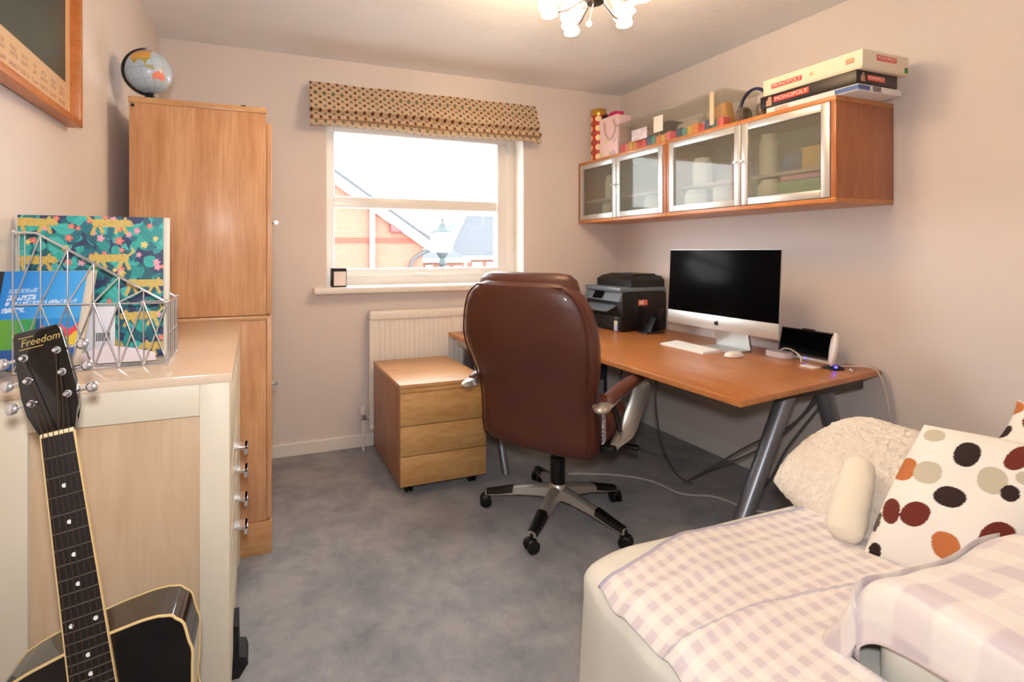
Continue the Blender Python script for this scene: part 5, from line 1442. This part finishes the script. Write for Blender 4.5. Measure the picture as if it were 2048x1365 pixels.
# ------------------------------------------------------------------ cushions
def cushion_frame(L, T, wdir, size_w, square=True):
    u = (Vector(T) - Vector(L)); h = u.length; u.normalize()
    w = Vector(wdir)
    w = (w - u * w.dot(u)).normalized() if square else w.normalized()
    n = w.cross(u).normalized()
    return Vector(L), u, w, n, h
def pillow(name, L, u, w, n, h, wd, thick, col, m, parent, nu=70, nv=70, puff=0.0, seed=0, rnd=0.0):
    # two faces; local a in [0,1] along w, b in [0,1] along u; front face bulges towards n
    for sgn, nm in ((1, 'front'), (-1, 'back')):
        def pos(a, b, sgn=sgn):
            x = 2 * a - 1; y = 2 * b - 1
            pinch = 1 - 0.10 * (1 - abs(x) ** 2.0) * (abs(y) ** 3) ; pinch2 = 1 - 0.10 * (1 - abs(y) ** 2.0) * (abs(x) ** 3)
            ox, oy = x, y
            t = ((1 - abs(x) ** 2.6) * (1 - abs(y) ** 2.6)) ** 0.55
            wr = noise.noise(Vector((a * 4 + seed, b * 4, sgn))) * .010 + puff * noise.noise(Vector((a * 26 + seed, b * 26, sgn))) + puff * .8 * noise.noise(Vector((a * 60 + seed, b * 60, sgn)))
            d = thick / 2 * t * sgn + wr * (t * .8 + .2) * sgn
            if rnd:
                x, y = ox * math.sqrt(1 - rnd * oy * oy), oy * math.sqrt(1 - rnd * ox * ox); pinch = pinch2 = 1
            p = L + w * (wd / 2 + x * pinch2 * wd / 2) + u * (h / 2 + y * pinch * h / 2) + n * d
            if puff: p += u * puff * noise.noise(Vector((a * 40, seed, 9))) * abs(y) ** 6 + w * puff * noise.noise(Vector((b * 40, seed, 5))) * abs(x) ** 6
            return p
        grid(nm, nu, nv, pos, col if col else None, m, parent)
dot_list = [(.215, .81, .046, .09, 0, 'k'), (.022, .63, .044, .085, 0, 'o'), (.112, .63, .052, .078, 0, 's'), (.065, .915, .042, .05, 0, 's'), (.385, .86, .04, .095, -.2, 'r'), (.335, .67, .05, .085, .1, 's'), (.225, .50, .056, .066, -.25, 'k'), (.045, .315, .034, .085, .1, 'r'), (.135, .335, .052, .080, -.2, 'r'), (.008, .22, .012, .07, 0, 'd'), (.04, .03, .025, .05, 0, 'k'), (.405, .615, .03, .05, 0, 'k'), (.43, .73, .03, .04, 0, 's'),
            (.28, .2, .05, .08, .2, 'o'), (.42, .35, .05, .08, -.3, 'r'), (.55, .9, .05, .08, 0, 'o'), (.56, .6, .05, .08, 0, 'k'), (.55, .2, .05, .08, 0, 's'), (.68, .75, .05, .08, 0, 'r'), (.7, .4, .05, .08, 0, 's'), (.82, .9, .05, .08, 0, 'k'), (.84, .58, .05, .08, .3, 'o'), (.85, .2, .05, .08, 0, 'r'), (.95, .75, .04, .08, 0, 's')]
dcols = dict(o=(lin(190), lin(112), lin(62)), s=(lin(196), lin(188), lin(166)), k=(lin(44), lin(26), lin(22)), r=(lin(108), lin(38), lin(26)), d=(lin(96), lin(84), lin(74)))
def dotcol(a, b):
    c = (lin(242), lin(236), lin(228))
    for (x, y, rx, ry, an, k) in dot_list:
        dx, dy = a - x, b - y
        p = dx * math.cos(an) + dy * math.sin(an); q = -dx * math.sin(an) + dy * math.cos(an)
        e = (abs(p) / rx) ** 2.3 + (abs(q) / ry) ** 2.3 + .25 * (p / rx) * (q / ry)
        if e < 1.08: c = mixc(dcols[k], c, sstep(1.0, 1.08, e))
    return c
# spotted cushion, nearer the camera
t = thing('spotted_cushion', 'large white cushion with brown, black and beige spots on the sofa', 'cushion', (1.66, 0.7, 0.45))
L, u, w, n, h = cushion_frame((1.470, 0.832, 0.447), (1.690, 0.812, 0.765), (0.416, -0.909, -0.05), .45, False)
pillow('p', L, u, w, n, h, 0.46, 0.15, dotcol, 'fabric', t, 200, 200, seed=2, rnd=0.06)
# second spotted cushion behind
t = thing('spotted_cushion', 'second spotted cushion half hidden behind at the frame edge', 'cushion', (2.1, 0.6, 0.6))
L, u, w, n, h = cushion_frame((1.90, 0.83, 0.60), (2.13, 0.80, 0.785), (0.40, -0.9, 0.0), .40)
pillow('p', L, u, w, n, h, 0.42, 0.12, lambda a, b: dotcol((a + .55) % 1, (b * .9 + .1) % 1), 'fabric', t, 110, 110, seed=5)
# fluffy cushion
t = thing('fluffy_cushion', 'cream fluffy fleece cushion at the far end of the sofa', 'cushion', (1.75, 1.0, 0.45))
L, u, w, n, h = cushion_frame((1.575, 1.190, 0.455), (1.974, 1.139, 0.662), (0.40, -0.9, 0.16), .40)
pillow('p', L, u, w, n, h, 0.38, 0.19, None, 'fluff', t, 170, 170, puff=0.008, seed=8, rnd=0.30)
# cream bolster wedged between them
b = B()
ax = Vector((0.19, 0.060, 0.165)); c0 = Vector((1.462, 0.868, 0.462))
rings = []
axn = ax.normalized(); s1 = Vector((0, 1, 0)); s1 = (s1 - axn * s1.dot(axn)).normalized(); s2 = axn.cross(s1)
for k in range(41):
    f = k / 40
    rr = 0.040 * (1 - (2 * f - 1) ** 6) ** .5 * (1.08 - .25 * f + .022 * math.sin(f * 30)) + .002
    c = c0 + ax * f
    rings.append([c + (s1 * math.cos(2 * PI * q / 24) + s2 * math.sin(2 * PI * q / 24)) * rr for q in range(24)])
b.loft(rings)
simple('cream_bolster', b, 'plush', 'slim cream velour bolster between fluffy and spotted cushions', 'cushion')
